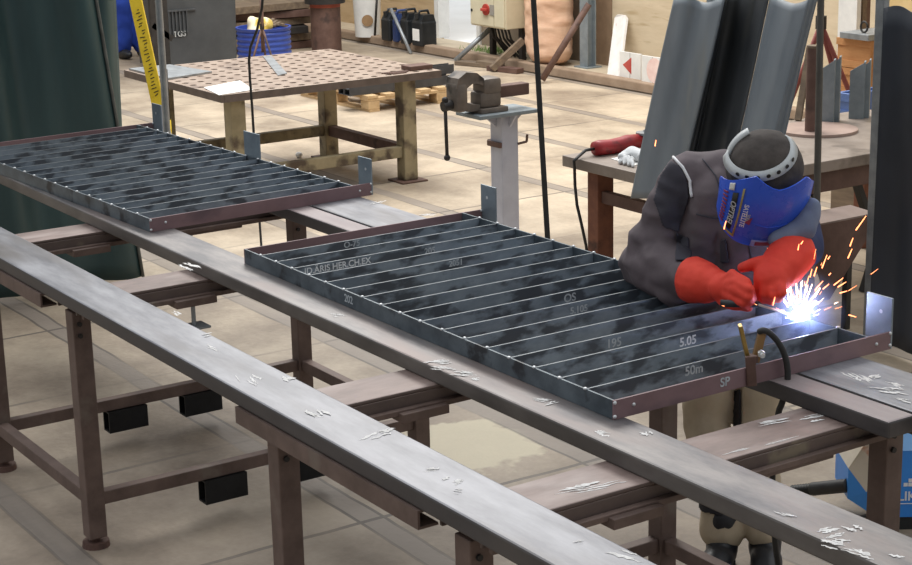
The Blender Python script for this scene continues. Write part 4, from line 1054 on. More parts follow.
q = ay(862, 27, 8.6); o = MB(); o.tube([(q.x-cx_+.03*math.cos(k*PI/8), -.18, .08+.035*math.sin(k*PI/8)) for k in range(17)], .007, 8); o.build('ring', MT['dark'], t, True)
for (p0_, p1_, w, m, lab) in ((845, 853, .09, MT['white_plastic'], 'white upright board behind the grey shelf'), (856, 860, .06, MT['old_wood'], 'pale upright lath behind the grey shelf'), (861, 864, .05, MT['rust'], 'brown upright lath behind the grey shelf')):
    q = ay((p0_+p1_)/2, 28, 9.3+.06*(p0_-845)/8); o = MB().lohi((-w, -.02, 0), (w, .02, 2.3)).build('upright_board', m); o.location = (q.x, q.y, 0); tag(o, lab, 'board', 'boards behind the grey shelf')
# red tripod behind the slim pole
ap = ay(821, 24, 7.9); t = thing('red_tripod', 'dull red tripod stand behind the upright pipe', 'tripod', (ap.x, 7.9, 0))
for (px, py) in ((812, 47), (831, 62), (836, 60)):
    e_ = ay(px, py, 7.9 if px < 820 else 8.1); dd = (e_-ap); g_ = ap+dd*(ap.z/-dd.z) if False else None
    k = (ap.z-.01)/(ap.z-e_.z); en = ap+dd*min(k, 6)
    MB().cyl(ap, en, .016, n=8).build('leg', mat('dull_red_paint', '7c3b36', '8c4a43', 9, .6, 0, .05), t, True, world=True)
MB().cyl(ap-Vector((0, 0, .03)), ap+Vector((0, 0, .05)), .035, n=12).build('hub', MT['dark'], t, world=True)

# ================================================================== THE WELDER
TW = Vector((.837, -.548, 0)).normalized()      # towards the viewer's side
RT = Vector((.548, .837, 0)).normalized()       # towards the right of the photo
UP = Vector((0, 0, 1))
ROOT = Vector((-4.05, 3.76, 0))
hipR = Vector((-4.19, 3.80, .90)); hipL = Vector((-4.03, 3.93, .90))
kneeR = ay(706, 420, 3.68); kneeL = ay(757, 418, 3.80)
ankR = at(722, 541, .09); ankL = at(765, 541, .09)
neck = Vector((-3.80, 3.57, 1.34))
SR = ay(692, 181, 3.45); SL = ay(782, 200, 3.66)
ELR = ay(648, 258, 3.37); WRR = ay(690, 279, 3.30)
ELL = ay(802, 246, 3.58); WRL = ay(789, 258, 3.45)
HR = ay(724, 287, 3.30); HL = ay(772, 278, 3.36)
headc = ay(764, 176, 3.45)
def lerp(a, b, t): return a+(b-a)*t
pelvis = lerp(hipR, hipL, .5)
chest = lerp(pelvis, neck, .62)
# ---- body (one continuous figure, almost all of it under clothes)
body = [('e', pelvis+Vector((0, 0, .02)), (.13, .15, .11)), ('c', pelvis, .115, chest, .13), ('c', lerp(chest, SR, .7), .075, lerp(chest, SL, .7), .075), ('c', chest, .12, neck, .07), ('c', neck, .055, headc-Vector((0, 0, .03)), .055),
        ('e', headc, (.085, .085, .11)),
        ('c', SR, .055, ELR, .042), ('c', ELR, .042, WRR, .03), ('c', SL, .055, ELL, .042), ('c', ELL, .042, WRL, .03),
        ('c', WRR, .028, HR, .034), ('c', WRL, .028, HL, .034),
        ('c', hipR, .08, kneeR, .055), ('c', kneeR, .055, ankR, .038), ('c', hipL, .08, kneeL, .055), ('c', kneeL, .055, ankL, .038),
        ('c', ankR, .035, ankR+Vector((.06, -.08, -.05)), .03), ('c', ankL, .035, ankL+Vector((.06, -.08, -.05)), .03)]
# facing frame of the head: bowed, chin swung a little to the left of the photo
H_ = (TW*.96+RT*.10+UP*-.02).normalized()
pch = R(27)
G = (H_*math.cos(pch)-UP*math.sin(pch)).normalized()
U0 = (H_*math.sin(pch)+UP*math.cos(pch)).normalized()
R0 = G.cross(U0)            # wearer's right-hand side is the left of the photo
rl = R(4)
U1 = (U0*math.cos(rl)-R0*math.sin(rl)).normalized()
S1 = U1.cross(G).normalized()   # points to the right of the photo
if S1.dot(RT) < 0: S1 = -S1
HM = Matrix((S1, G, U1)).transposed()
def hp(s, g, u): return headc+S1*s+G*g+U1*u
body += [('e', hp(0, .085, -.03), (.018, .02, .025), HM), ('e', hp(0, .05, -.075), (.05, .05, .045), HM), ('e', hp(-.082, 0, -.01), (.012, .02, .03), HM), ('e', hp(.082, 0, -.01), (.012, .02, .03), HM)]
person = blob('person', body, MT['skin'], None, .011, 3, loc=ROOT)
tag(person, 'person in plum grey jacket and blue welding mask bent over the right grating, welding', 'person')
# ---- jacket
jk = [('e', lerp(pelvis, chest, .1), (.19, .2, .16)), ('c', lerp(pelvis, chest, .1), .175, chest, .175), ('c', chest+UP*.0, .17, lerp(chest, neck, .72), .125),
      ('c', lerp(chest, SR, .75), .115, lerp(chest, SL, .75), .11), ('c', lerp(neck, SR, .15)-UP*.015, .085, SR+UP*.005, .088), ('c', lerp(neck, SL, .15)-UP*.02, .085, SL, .085),
      ('c', SR, .092, lerp(SR, ELR, .5), .088), ('c', lerp(SR, ELR, .5), .088, ELR, .083), ('c', ELR, .083, lerp(ELR, WRR, .6), .068), ('c', lerp(ELR, WRR, .6), .068, WRR, .055),
      ('c', chest+TW*.05-UP*.05, .13, chest+TW*.03-UP*.2, .14), ('c', ay(722, 200, 3.47), .10, ay(716, 262, 3.52), .12), ('c', ay(752, 215, 3.52), .11, ay(750, 262, 3.55), .12), ('c', lerp(SR, chest, .35)-UP*.04, .10, ay(704, 255, 3.5), .095), ('e', ay(655, 270, 3.36), (.085, .08, .075)), ('c', ay(640, 262, 3.38), .07, ay(676, 290, 3.33), .06)]
jacket = blob('jacket', jk, MT['jacket'], person, .009, 4, .010, 9, (1, 1, 1.5), crease=.9)
# darker panel on the left arm
sl_ = [('c', SL, .080, lerp(SL, ELL, .5), .076), ('c', lerp(SL, ELL, .5), .076, ELL, .068), ('c', ELL, .066, lerp(ELL, WRL, .8), .056)]
tag(blob('left_sleeve', sl_, MT['navy_cloth'], jacket, .01, 4, .009, 9), 'navy sleeve')
# helper to lay a strip on the jacket surface seen from the front
from mathutils.bvhtree import BVHTree
def bvh(o):
    off = Vector((0, 0, 0)); b = o
    while b is not None: off += b.location; b = b.parent
    return BVHTree.FromPolygons([v.co+off for v in o.data.vertices], [p.vertices[:] for p in o.data.polygons])
JB = bvh(jacket)
def on(bv, px, py, lift=.004):
    d = _ray(px, py).normalized()
    h = bv.ray_cast(CAM, d)
    if h[0] is None: return None
    return h[0]+h[1]*lift
def strip(pxs, bv, r, name, m, parent, n=8):
    pts = [on(bv, *p) for p in pxs]; pts = [p for p in pts if p is not None]
    if len(pts) < 2: return None
    return MB().tube(pts, r, n).build(name, m, parent, True, world=True)
def dense(ps, k=6):
    out = []
    for a, b in zip(ps, ps[1:]):
        for i in range(k): out.append((a[0]+(b[0]-a[0])*i/k, a[1]+(b[1]-a[1])*i/k))
    return out+[ps[-1]]
strip(dense([(744, 212), (748, 235), (752, 262)]), JB, .003, 'placket_seam', MT['jacket_dark'], jacket)
strip(dense([(697, 214), (715, 218), (736, 217)]), JB, .0022, 'chest_seam', MT['jacket_dark'], jacket)
strip(dense([(703, 160), (716, 176), (722, 196)]), JB, .0022, 'shoulder_seam', MT['jacket_dark'], jacket)
strip(dense([(674, 158), (683, 168), (690, 181), (693, 197)]), JB, .0045, 'shoulder_piping', MT['piping'], jacket)
def patch(poly, bv, lift, name, m, parent, step=4):
    """a cloth panel sewn on: follows the surface inside an outline"""
    xs = [p[0] for p in poly]; ys = [p[1] for p in poly]
    def inside(x, y):
        c = False; n = len(poly)
        for i in range(n):
            (x1, y1), (x2, y2) = poly[i], poly[i-1]
            if (y1 > y) != (y2 > y) and x < (x2-x1)*(y-y1)/(y2-y1)+x1: c = not c
        return c
    b = MB(); V = {}
    nx = int((max(xs)-min(xs))/step)+1; ny = int((max(ys)-min(ys))/step)+1
    def vert(i, j):
        if (i, j) not in V:
            p = on(bv, min(xs)+i*step, min(ys)+j*step, lift)
            V[(i, j)] = b.bm.verts.new(p) if p is not None else None
        return V[(i, j)]
    for i in range(nx):
        for j in range(ny):
            if inside(min(xs)+(i+.5)*step, min(ys)+(j+.5)*step):
                q = [vert(i, j), vert(i+1, j), vert(i+1, j+1), vert(i, j+1)]
                if all(q) and max((q[k].co-q[k-1].co).length for k in range(4)) < .06: b.bm.faces.new(q)
    if not b.bm.faces: b.bm.free(); return None
    for v in [v for v in b.bm.verts if not v.link_faces]: b.bm.verts.remove(v)
    bmesh.ops.smooth_vert(b.bm, verts=list(b.bm.verts), factor=.4, use_axis_x=True, use_axis_y=True, use_axis_z=True)
    b.bm.normal_update()
    bmesh.ops.solidify(b.bm, geom=list(b.bm.faces), thickness=.004)
    return b.build(name, m, parent, True, world=True)
patch([(672, 162), (681, 168), (687, 180), (690, 198), (684, 214), (678, 232), (664, 226), (655, 200), (662, 176)], JB, .003, 'dark_shoulder_panel', MT['jacket_dark'], jacket, 1)
patch([(676, 232), (690, 238), (690, 262), (676, 262)], JB, .004, 'dark_side_panel', MT['jacket_dark'], jacket, 1)
patch([(722, 240), (727, 238), (730, 262), (722, 262)], JB, .004, 'dark_front_panel', MT['jacket_dark'], jacket, 1)
# collar
cq = neck+TW*.0
o = MB()
ring = []
for k in range(25):
    a = 2*PI*k/24
    ring.append((neck+UP*.015+S1*math.cos(a)*.088+(TW*.9-UP*.25).normalized()*math.sin(a)*.08))
for k in range(24):
    a, b_ = ring[k], ring[k+1]
    up_ = (headc-neck).normalized()*.035+UP*.012
    o.bm.faces.new([o.bm.verts.new(v) for v in (a, b_, b_+up_, a+up_)])
bmesh.ops.remove_doubles(o.bm, verts=list(o.bm.verts), dist=.0005)
bmesh.ops.solidify(o.bm, geom=list(o.bm.faces), thickness=.006)
o.build('collar', MT['jacket'], jacket, True, world=True)
# ---- trousers
tr = [('e', pelvis-UP*.03, (.175, .19, .13)), ('c', hipR, .10, kneeR, .074), ('c', kneeR, .074, ankR+UP*.03, .068), ('c', hipL, .10, kneeL, .072), ('c', kneeL, .072, ankL+UP*.03, .062)]
trousers = blob('trousers', tr, MT['trousers'], person, .010, 4, .009, 9, (1, 1, .9), crease=.8)
TB = bvh(trousers)
patch([(692, 470), (716, 474), (736, 480), (737, 500), (722, 516), (704, 512), (693, 496)], TB, .004, 'knee_patch', MT['kneepad'], trousers, 1)
patch([(742, 476), (766, 480), (768, 512), (750, 520), (742, 505)], TB, .004, 'knee_patch', MT['kneepad'], trousers, 1)
patch([(733, 390), (742, 390), (742, 432), (735, 432)], TB, .004, 'thigh_pocket', MT['kneepad'], trousers, 1)
# ---- boots
for nm, a, d_ in (('R', ankR, TW*.8-RT*.1+Vector((0, -.3, 0))), ('L', ankL, TW*.8+RT*.15+Vector((0, -.3, 0)))):
    d_ = Vector((d_.x, d_.y, 0)).normalized(); sd = Vector((-d_.y, d_.x, 0)); B = Matrix((sd, d_, UP)).transposed()
    g0 = Vector((a.x, a.y, 0))
    b = blob('boot', [('c', g0+UP*.17, .055, g0+UP*.06, .053), ('e', g0+d_*.07+UP*.052, (.052, .13, .05), B), ('e', g0+d_*.13+UP*.045, (.052, .07, .044), B), ('e', g0-d_*.02+UP*.04, (.047, .06, .045), B)], MT['boot'], person, .009, 3, .0015, 20, cut=[((0, 0, .012), (0, 0, -1))])
    o = MB(); o.grid(lambda u, v: g0+sd*(.05*math.cos(2*PI*u))*(.4+.6*1)*v+d_*(.055+.14*math.sin(2*PI*u))*v+d_*.055*(1-v)+UP*.001, 24, 1); bmesh.ops.remove_doubles(o.bm, verts=list(o.bm.verts), dist=.0004)
    ex = bmesh.ops.extrude_face_region(o.bm, geom=list(o.bm.faces)); bmesh.ops.translate(o.bm, verts=[v for v in ex['geom'] if isinstance(v, bmesh.types.BMVert)], vec=(0, 0, .018))
    o.build('sole', MT['black_plastic'], b, world=True)
# ---- gauntlets with five fingers
def finger(p, r): 
    return [('c', p[i], r*(1-.07*i), p[i+1], r*(1-.07*(i+1))) for i in range(len(p)-1)]
# right hand (left in the photo) closed round the electrode holder
hold0 = ay(742, 304, 3.27); hold1 = ay(757, 304.5, 3.30)
hd = (hold1-hold0).normalized()
gR = [('c', WRR-(HR-WRR).normalized()*.06, .080, lerp(WRR, HR, .45), .062), ('c', lerp(WRR, HR, .45), .062, lerp(WRR, HR, .75), .048),
      ('e', lerp(WRR, HR, 1.02), (.048, .05, .042))]
kn = [ay(732, 275, 3.285), ay(737, 282, 3.27), ay(737, 290, 3.262), ay(733, 298, 3.262)]
mid = [ay(746, 282, 3.275), ay(750, 289, 3.265), ay(749, 297, 3.262), ay(744, 303, 3.262)]
tip = [ay(752, 294, 3.30), ay(753, 299, 3.30), ay(751, 304, 3.295), ay(746, 307, 3.29)]
for i in range(4):
    gR += [('c', HR, .034, kn[i], .0165)]+finger([kn[i], mid[i], tip[i]], .0148-.001*(i == 3))
gR += finger([lerp(WRR, HR, .8)-UP*.015, ay(722, 301, 3.28), ay(737, 305.5, 3.28), ay(748, 307.5, 3.30)], .018)
tag(blob('glove', gR, MT['glove'], person, .0052, 2, .003, 22, cut=[(tuple(WRR+(HR-WRR).normalized()*.012), tuple((WRR-HR).normalized()))]), 'red leather gauntlet at the left, closed round the electrode holder')
# left hand (right in the photo) steadying the rod
gL = [('c', WRL-(HL-WRL).normalized()*.02, .068, lerp(WRL, HL, .5), .062), ('e', lerp(WRL, HL, .75), (.058, .055, .055)), ('e', HL, (.055, .05, .05))]
k2 = [ay(759, 280, 3.33), ay(765, 287, 3.325), ay(773, 290, 3.33), ay(781, 289, 3.34)]
m2 = [ay(757, 290, 3.325), ay(764, 294, 3.32), ay(773, 295, 3.325), ay(782, 293, 3.335)]
t2 = [ay(757, 297, 3.345), ay(764, 300, 3.35), ay(771, 301, 3.355), ay(778, 299, 3.36)]
for i in range(4):
    gL += [('c', HL, .04, k2[i], .0165)]+finger([k2[i], m2[i], t2[i]], .0152-.001*(i == 0))
gL += finger([lerp(WRL, HL, .55), ay(764, 261, 3.36), ay(752, 264, 3.335), ay(742, 268, 3.325)], .019)
tag(blob('glove', gL, MT['glove'], person, .0052, 2, .003, 22), 'red leather gauntlet at the right, its fingers pointing down to the arc')
# ---- head: cap, welding mask
cap = blob('cap', [('e', hp(0, -.005, .030), (.108, .116, .102), HM), ('e', hp(0, -.03, .0), (.104, .1, .1), HM)], MT['cap'], person, .008, 4, .002, 30, cut=[(tuple(hp(0, 0, -.035)), tuple(-U1))])
mask = thing('welding_mask', None, None); mask.parent = person; mask.location = headc-ROOT
def ms(th, u):
    """shell point: th angle from the front (radians), u height along the mask (0 chin .. 1 brow)"""
    s = abs(th)/1.5
    w_ = .130*(1-.08*(1-u)**2); dp = .128-.018*(1-u)
    x = w_*math.copysign(abs(math.sin(th))**.8, th); y = dp*abs(math.cos(th))**.75*(1 if abs(th) < PI/2 else -1)
    if abs(th) > PI/2: y = -.35*dp*abs(math.cos(th))
    top = .055+.040*min(1, abs(th)/.5)**1.1 - .085*max(0, abs(th)-.5)
    bot = -.165+.055*(abs(th)/1.6)**2
    return Vector((x, y+.005+.012*math.sin(u*PI), bot+(top-bot)*u))
TH = 1.75
o = MB()
def sh(u, v):
    return HM @ ms(-TH+2*TH*u, v)
NU, NV = 48, 18
V = [[o.bm.verts.new(sh(i/NU, j/NV)) for j in range(NV+1)] for i in range(NU+1)]
for i in range(NU):
    for j in range(NV): o.bm.faces.new((V[i][j], V[i+1][j], V[i+1][j+1], V[i][j+1]))
# chin closing
ce = [o.bm.verts.new(HM @ (ms(-TH+2*TH*i/NU, 0)*.72+Vector((0, .0, -.052)))) for i in range(NU+1)]
for i in range(NU): o.bm.faces.new((V[i][0], ce[i], ce[i+1], V[i+1][0]))
bmesh.ops.recalc_face_normals(o.bm, faces=list(o.bm.faces)); bmesh.ops.solidify(o.bm, geom=list(o.bm.faces), thickness=.004)
shell = o.build('shell', MT['mask_blue'], mask, True, angle=50)
def onm(th0, th1, u0, u1, lift, name, m, n=8, parent=mask):
    b = MB()
    def f(i, j):
        th = th0+(th1-th0)*i/n; u = u0+(u1-u0)*j/4
        p = ms(th, u); q = ms(th+.01, u)-ms(th-.01, u); w2 = ms(th, u+.01)-ms(th, u-.01); no = q.cross(w2).normalized()
        if no.y*math.cos(th)+no.x*math.sin(th) < 0: no = -no
        return HM @ (p+no*lift)
    Vg = [[b.bm.verts.new(f(i, j)) for j in range(5)] for i in range(n+1)]
    for i in range(n):
        for j in range(4): b.bm.faces.new((Vg[i][j], Vg[i+1][j], Vg[i+1][j+1], Vg[i][j+1]))
    b.bm.normal_update(); bmesh.ops.solidify(b.bm, geom=list(b.bm.faces), thickness=.0015)
    return b.build(name, m, parent, True)
def mframe(th, u, lift=.005, rot=0):
    p = ms(th, u); q = (ms(th+.02, u)-ms(th-.02, u)).normalized(); w2 = (ms(th, u+.02)-ms(th, u-.02)).normalized(); no = q.cross(w2).normalized()
    if no.y*math.cos(th)+no.x*math.sin(th) < 0: no = -no
    xx = HM @ q; yy = HM @ w2
    if rot: xx, yy = yy*-1, xx
    return frame_m(HM @ (p+no*lift), xx, yy)
# black name strip with pale lettering in a gold bordered panel
onm(-1.00, -.84, .14, .80, .0035, 'black_strip', MT['dark_ink'])
text('OPTREL', 'strip_lettering', MT['band'], mask, mframe(-.92, .46, .006, 1), .026, .0003, world=False)
onm(-.74, -.69, .10, .86, .0035, 'gold_border', MT['gold'], 3)
onm(-1.06, -.69, .06, .10, .0035, 'gold_border', MT['gold'], 5)
text('SATELLITE', 'white_lettering', MT['white_ink'], mask, mframe(-.57, .46, .0035, 1), .019, .0003, world=False)
text('2000', 'white_lettering', MT['band'], mask, mframe(-.47, .44, .0035, 1), .016, .0003, world=False)
b = MB(); M_ = mframe(-.40, .43, .0035); b.prism([M_ @ Vector(p) for p in ((-.008, -.016, 0), (.008, -.016, 0), (0, .014, 0))], (M_.to_3x3() @ Vector((0, 0, .0012)))); b.build('red_mark', MT['stripe_red'], mask)
for k in range(9):
    u = .14+k*.078; onm(-1.34, -1.16, u, u+.035, .003, 'red_stripe', MT['stripe_red'], 4)
# chin sticker
onm(-.22, .22, .015, .13, .003, 'chin_sticker', mat('pale_blue_sticker', '8fa3e0', 'a3b3e6', 12, .5, 0, 0), 8)
onm(-.13, .12, .04, .105, .0045, 'sticker_mark', MT['stripe_red'], 6)
# lens, brow edge, headband, hinge knob
onm(-.34, .34, .38, .40, .002, 'brow_line', MT['mask_blue'], 8)
hb = MB()
def hbp(a, u_): return HM @ Vector((.108*math.sin(a), .118*math.cos(a)-.01, u_))
n = 40
def band(u0, u1, a0, a1, tilt, m, name):
    b = MB()
    def f(a, u_): 
        return HM @ Vector((.093*math.sin(a), (.104*math.cos(a))*math.cos(tilt)-.008, u_+.114*math.cos(a)*math.sin(tilt)))
    Vv = [[b.bm.verts.new(f(a0+(a1-a0)*i/n, u_)) for u_ in (u0, u1)] for i in range(n+1)]
    for i in range(n): b.bm.faces.new((Vv[i][0], Vv[i+1][0], Vv[i+1][1], Vv[i][1]))
    b.bm.normal_update(); bmesh.ops.solidify(b.bm, geom=list(b.bm.faces), thickness=.002)
    return b.build(name, m, mask, True)
RT3 = Matrix.Rotation(R(-20), 3, 'Y')
def capp(a, u_, lift=.009):
    # a point on the tilted ring that hugs the cap
    k = math.sqrt(max(.05, 1-((u_-.03)/.102)**2))
    return HM @ (RT3 @ Vector(((.108*k+lift)*math.sin(a), (.116*k+lift)*math.cos(a)-.005, u_)))
b = MB(); Vv = [[b.bm.verts.new(capp(-1.9+3.8*i/n, u_)) for u_ in (.076, .099)] for i in range(n+1)]
for i in range(n): b.bm.faces.new((Vv[i][0], Vv[i+1][0], Vv[i+1][1], Vv[i][1]))
b.bm.normal_update(); bmesh.ops.solidify(b.bm, geom=list(b.bm.faces), thickness=.003)
hb_ = b.build('headband', MT['band'], mask, True)
for i in range(7):
    a = -.9+i*.3; c_ = capp(a, .0875, .011); d_ = capp(a, .0875, .0135)
    MB().cyl(c_, d_, .0065, n=8).build('band_hole', MT['dark_ink'], hb_)
b = MB(); Vv = [[b.bm.verts.new(HM @ Vector((.101*math.sin(a), -.045+w_-.02*math.cos(a), .03+.093*math.cos(a)))) for w_ in (-.012, .012)] for a in [(-1.6+1.05*i/20) for i in range(21)]]
for i in range(20): b.bm.faces.new((Vv[i][0], Vv[i+1][0], Vv[i+1][1], Vv[i][1]))
b.bm.normal_update(); bmesh.ops.solidify(b.bm, geom=list(b.bm.faces), thickness=.006)
b.build('crown_strap', MT['band'], mask, True)
onm(-1.14, -.98, .84, .96, .004, 'white_latch', MT['white_plastic'], 5)
# bib of pale cloth below the chin of the mask
bibc = hp(.085, .02, -.17)
bib = blob('neck_cloth', [('c', ay(778, 240, 3.44), .03, ay(806, 228, 3.50), .034), ('c', ay(806, 228, 3.50), .034, ay(812, 207, 3.53), .03), ('c', ay(790, 224, 3.5), .035, ay(804, 210, 3.53), .035)], MT['denim'], person, .009, 4, .006, 14)

# ---- electrode holder in the glove
t = thing('electrode_holder', 'electrode holder with a bright welding rod held in the left red glove', 'electrode holder', hold0)
MB().cyl(hold0-hd*.06, hold1+hd*.004, .011, .009, n=14).build('grip', MT['black_plastic'], t, True, world=True)
weld = at(801, 319, ZB+.05)
MB().cyl(hold1+hd*.002, weld+Vector((-.004, -.01, .006)), .0036, n=10).build('rod', mat('pale_flux_rod', 'd9d2c8', 'e6e0d8', 20, .6, 0, 0), t, True, world=True)
# earth clamp on the end bar and its cable
cpx = ax(752, 372, -3.249); cl = thing('earth_clamp', 'brass earth clamp gripping the near end bar of the grating', 'clamp', (cpx.x, cpx.y, ZB+.05))
def cv(x, y, X_=-3.262): return ax(x, y, X_)
b = MB(); b.bar(cv(740, 325), cv(748, 359), .011, .022, up=TW, bev=.002); b.build('jaw_lever', MT['brass'], cl, world=True)
b = MB(); b.bar(cv(762, 333), cv(755, 362), .02, .024, up=TW, bev=.003); b.build('cable_lug', mat('copper_brown', '8a6a44', '9d7b52', 12, .4, .5, .1), cl, world=True)
b = MB(); b.bar(cv(750, 356, -3.24), cv(752, 386, -3.236), .026, .012, up=TW, bev=.003); b.bar(cv(750, 358, -3.27), cv(752.5, 374, -3.27), .026, .012, up=TW, bev=.003); b.bar(cv(747.5, 357, -3.27), cv(756, 360, -3.235), .016, .02, up=UP, bev=.002); b.build('jaw', MT['rust'], cl, world=True)
b = MB(); q = cv(761, 353, -3.245); b.cyl(q-RT*.0, q+TW*.014, .010, n=6); b.cyl(q+TW*.014, q+TW*.028, .006, n=10); b.build('bolt', MT['bead'], cl, world=True)
cpts = [cv(759, 332), cv(763, 330, -3.25), cv(769, 332, -3.24), cv(777, 340, -3.235), cv(784, 352, -3.23), cv(788, 368, -3.225), cv(787.5, 384, -3.225), cv(782, 404, -3.23), cv(778, 412, -3.25)]
lastp = cpts[-1]; cpts += [lastp+Vector((-.02, .0, -.15)), lastp+Vector((-.05, .05, -.45)), Vector((lastp.x-.1, lastp.y+.2, .03)), Vector((lastp.x-.3, lastp.y+.8, .014)), Vector((lastp.x-.2, lastp.y+1.5, .014))]
# smooth the path
def chaikin(P_, k=2):
    for _ in range(k):
        Q = [P_[0]]
        for a, b_ in zip(P_, P_[1:]): Q += [a*.75+b_*.25, a*.25+b_*.75]
        P_ = Q+[P_[-1]]
    return P_
MB().tube(chaikin(cpts), .0085, 10).build('earth_cable', MT['cable'], cl, True, world=True)

# ---- the arc and its sparks
arc = MB(); rnd = random.Random(3)
arc.sphere(weld+Vector((0, 0, .006)), (.019, .019, .019), None, 14, 10)
for i in range(26):
    a = rnd.uniform(0, 2*PI); el = rnd.uniform(-.1, 1.35); L_ = rnd.uniform(.018, .05)
    dv = Vector((math.cos(a)*math.cos(el), math.sin(a)*math.cos(el), math.sin(el)))
    arc.cyl(weld+dv*.01, weld+dv*L_, .0035, .0004, 5)
ao = arc.build('welding_arc', emit('arc_light', 'c4d6ff', 24), loc=weld); tag(ao, 'dazzling blue white welding arc at the tip of the rod', 'arc', kind='stuff')
def sparks(name, n, m, label, spread, seed, lo, hi):
    rr = random.Random(seed); b = MB()
    for i in range(n):
        a = rr.uniform(0, 2*PI); el = rr.uniform(.25, 1.45); dv = Vector((math.cos(a)*math.cos(el), math.sin(a)*math.cos(el), math.sin(el)))
        d_ = lo+(hi-lo)*rr.random()**1.2
        p = weld+dv*d_+Vector((0, 0, -.25*d_*d_)); L_ = rr.uniform(.008, .03)
        b.cyl(p, p+dv*L_, .0009, .0004, 5)
    for (x0, y0, x1, y1, Y) in spread:
        p = ay(x0, y0, Y); q = ay(x1, y1, Y); b.cyl(p, q, .0017, .0009, 6)
    o = b.build(name, m, loc=weld); tag(o, label, 'sparks', kind='stuff')
sp_far = [(856, 230, 866, 216, 3.5), (848, 258, 852, 249, 3.5), (850, 246, 853, 238, 3.5), (822, 268, 827, 255, 3.5), (814, 276, 817, 267, 3.5), (834, 285, 843, 278, 3.5), (838, 287, 846, 282, 3.5), (801, 244, 803, 241, 3.4), (798, 250, 799, 244, 3.4), (828, 259, 830, 256, 3.5), (840, 293, 847, 291, 3.5), (849, 315, 856, 317, 3.5), (815, 290, 823, 281, 3.5), (810, 277, 812, 269, 3.5), (806, 286, 809, 276, 3.5), (724, 229, 726, 221, 3.2), (773, 305, 775, 297, 3.3), (829, 275, 831, 273, 3.5), (799, 280, 802, 274, 3.45), (823, 289, 829, 284, 3.5), (655, 146, 656, 140, 3.2)]
sparks('welding_sparks', 26, emit('hot_sparks', 'ff8f5a', 5), 'orange sparks flying up and right from the welding arc', sp_far, 5, .05, .26)
sparks('hot_spray', 50, emit('white_sparks', 'ffd9bd', 9), 'dense white hot spray right around the welding arc', [(790, 305, 783, 268, 3.4), (792, 303, 788, 262, 3.4), (795, 302, 786, 283, 3.4), (797, 302, 796, 275, 3.43), (805, 303, 812, 285, 3.47), (808, 304, 820, 288, 3.47), (800, 302, 801, 282, 3.45), (788, 307, 778, 288, 3.38)], 8, .02, .11)
l = bpy.data.lights.new('arc_light', 'POINT'); l.energy = 2.6; l.color = (.42, .5, 1.0); l.shadow_soft_size = .02
lo_ = bpy.data.objects.new('arc_light', l); COL.objects.link(lo_); lo_.location = weld+Vector((.012, -.012, .022))
# thin welding fume lit by the arc
fm = bpy.data.materials.new('welding_fume'); fm.use_nodes = True; nt = fm.node_tree; nt.nodes.clear()
ou = nt.nodes.new('ShaderNodeOutputMaterial'); vs = nt.nodes.new('ShaderNodeVolumeScatter'); vs.inputs['Color'].default_value = (.5, .64, 1, 1); vs.inputs['Anisotropy'].default_value = .2
tc = nt.nodes.new('ShaderNodeTexCoord'); ln = nt.nodes.new('ShaderNodeVectorMath'); ln.operation = 'LENGTH'; nt.links.new(tc.outputs['Object'], ln.inputs[0])
mr = nt.nodes.new('ShaderNodeMapRange'); mr.inputs[1].default_value = 0; mr.inputs[2].default_value = .13; mr.inputs[3].default_value = 7; mr.inputs[4].default_value = 0
nt.links.new(ln.outputs['Value'], mr.inputs[0]); nt.links.new(mr.outputs[0], vs.inputs['Density']); nt.links.new(vs.outputs[0], ou.inputs['Volume'])
b = MB(); b.sphere((0, 0, 0), .17, None, 24, 16); o = b.build('welding_fume', fm); o.location = weld+Vector((0, 0, .02)); tag(o, 'faint bluish fume glowing round the welding arc', 'fume', kind='stuff')

# ================================================================== BLUE WIRE FEEDER
fk = at(877, 519, 0.045)
fx = RT.copy(); fn = TW.copy()
t = thing('wire_feeder', 'bright blue welding machine standing on the floor behind the right trestle table', 'welding machine', (fk.x, fk.y, 0))
def fp(a, d, z): return Vector((fk.x, fk.y, 0))+fx*a-fn*d+UP*z
hz = .34
o = MB(); o.prism([fp(0, 0, .05), fp(0, 0, hz-.05), fp(0, .035, hz), fp(0, .3, hz), fp(0, .3, .05)], fx*.5); o.build('case', MT['feeder_blue'], t, world=True)
o = MB(); o.prism([fp(.0, -.001, hz-.05), fp(.5, -.001, hz-.05), fp(.5, .034, hz+.001), fp(0, .034, hz+.001)], (fn*.001)); o.build('light_top_edge', MT['lightblue'], t, world=True)
o = MB(); o.prism([fp(0, 0, .05), fp(-.085, .08, .09), fp(-.085, .08, .2), fp(-.035, .02, .135), fp(0, 0, .2)], -fn*.2); o.build('side_panel', MT['feeder_blue'], t, world=True)
o = MB(); o.prism([fp(-.085, .081, .2), fp(-.035, .021, .135), fp(0, .001, .2), fp(0, .02, .34), fp(-.03, .03, .33)], -fn*.19); o.build('beige_panel', MT['beige'], t, world=True)
o = MB(); o.prism([fp(.01, .01, .0), fp(.01, .01, .05), fp(.01, .29, .05), fp(.01, .29, .0)], fx*.48); o.build('dark_base', MT['black_plastic'], t, world=True)
text('BLIKOM', 'white_lettering', MT['white_ink'], t, frame_m(fp(.122, -.0015, .125), fx, UP), .046, .0006)
o = MB()
for (i, j) in ((0, 0), (1, 1), (2, 2), (1, 0), (3, 1), (2, 0.9), (4, 0)):
    c_ = fp(.085+i*.016, -.0015, .162+j*.015); o.prism([c_, c_+fx*.014, c_+fx*.014+UP*.013, c_+UP*.013], fn*.001)
o.build('checker_logo', MT['white_ink'], t, world=True)
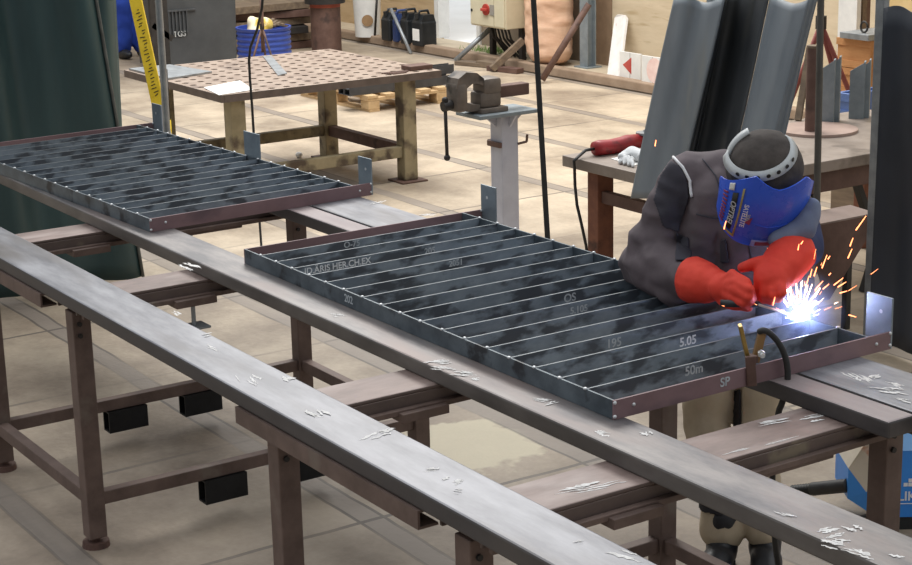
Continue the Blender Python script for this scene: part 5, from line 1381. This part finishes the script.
o = MB(); o.prism([fp(.05, -.0015, .098), fp(.48, -.0015, .098), fp(.48, -.0015, .101), fp(.05, -.0015, .101)], fn*.001); o.build('white_line', MT['white_ink'], t, world=True)
h0 = fp(-.08, .1, .13); h1 = ax(793, 492, h0.x-.12); h1 = at(793, 491, .05)
o = MB(); dv = (h1-h0); N_ = 40; rs = [.024 if i < 26 else (.022 if i % 2 else .014) for i in range(N_)]
o.tube([h0+dv*(i/(N_-1)) for i in range(N_)], .024, 14, rs); o.build('hose', MT['cable'], t, True, world=True)

# ================================================================== LIGHT
w = bpy.data.worlds.new('world'); SC.world = w; w.use_nodes = True
nt = w.node_tree; bg = nt.nodes['Background']; bg.inputs['Strength'].default_value = 1.0
tc = nt.nodes.new('ShaderNodeTexCoord'); sp = nt.nodes.new('ShaderNodeSeparateXYZ'); nt.links.new(tc.outputs['Generated'], sp.inputs[0])
def wm(op, a, b=None, c=None):
    n = nt.nodes.new('ShaderNodeMath'); n.operation = op
    for i, v in enumerate((a, b, c)):
        if v is None: continue
        if isinstance(v, (int, float)): n.inputs[i].default_value = v
        else: nt.links.new(v, n.inputs[i])
    return n.outputs[0]
# a hall lit through roof lights: bright overhead and towards the open far side, dim behind the camera
back = wm('ADD', wm('MULTIPLY', sp.outputs['X'], -.75), wm('MULTIPLY', sp.outputs['Y'], .5))
mr = nt.nodes.new('ShaderNodeMapRange'); mr.interpolation_type = 'SMOOTHSTEP'; nt.links.new(wm('ADD', sp.outputs['Z'], wm('MULTIPLY', back, .45)), mr.inputs[0])
mr.inputs[1].default_value = -.25; mr.inputs[2].default_value = .95; mr.inputs[3].default_value = .2; mr.inputs[4].default_value = 1.1
cb_ = nt.nodes.new('ShaderNodeMix'); cb_.data_type = 'RGBA'; cb_.inputs[0].default_value = 1; cb_.blend_type = 'MULTIPLY'
cb_.inputs[6].default_value = (.93, .965, 1.0, 1); nt.links.new(mr.outputs[0], cb_.inputs[7])
nt.links.new(cb_.outputs[2], bg.inputs['Color'])
def area(name, loc, size, power, col=(1, 1, 1), rot=(0, 0, 0)):
    l = bpy.data.lights.new(name, 'AREA'); l.shape = 'RECTANGLE'; l.size, l.size_y = size; l.energy = power; l.color = col
    o = bpy.data.objects.new(name, l); COL.objects.link(o); o.location = loc; o.rotation_euler = rot
    return o
area('roof_skylight', (-11.5, 7.0, 6.5), (8, 3), 760, (1, .97, .92))
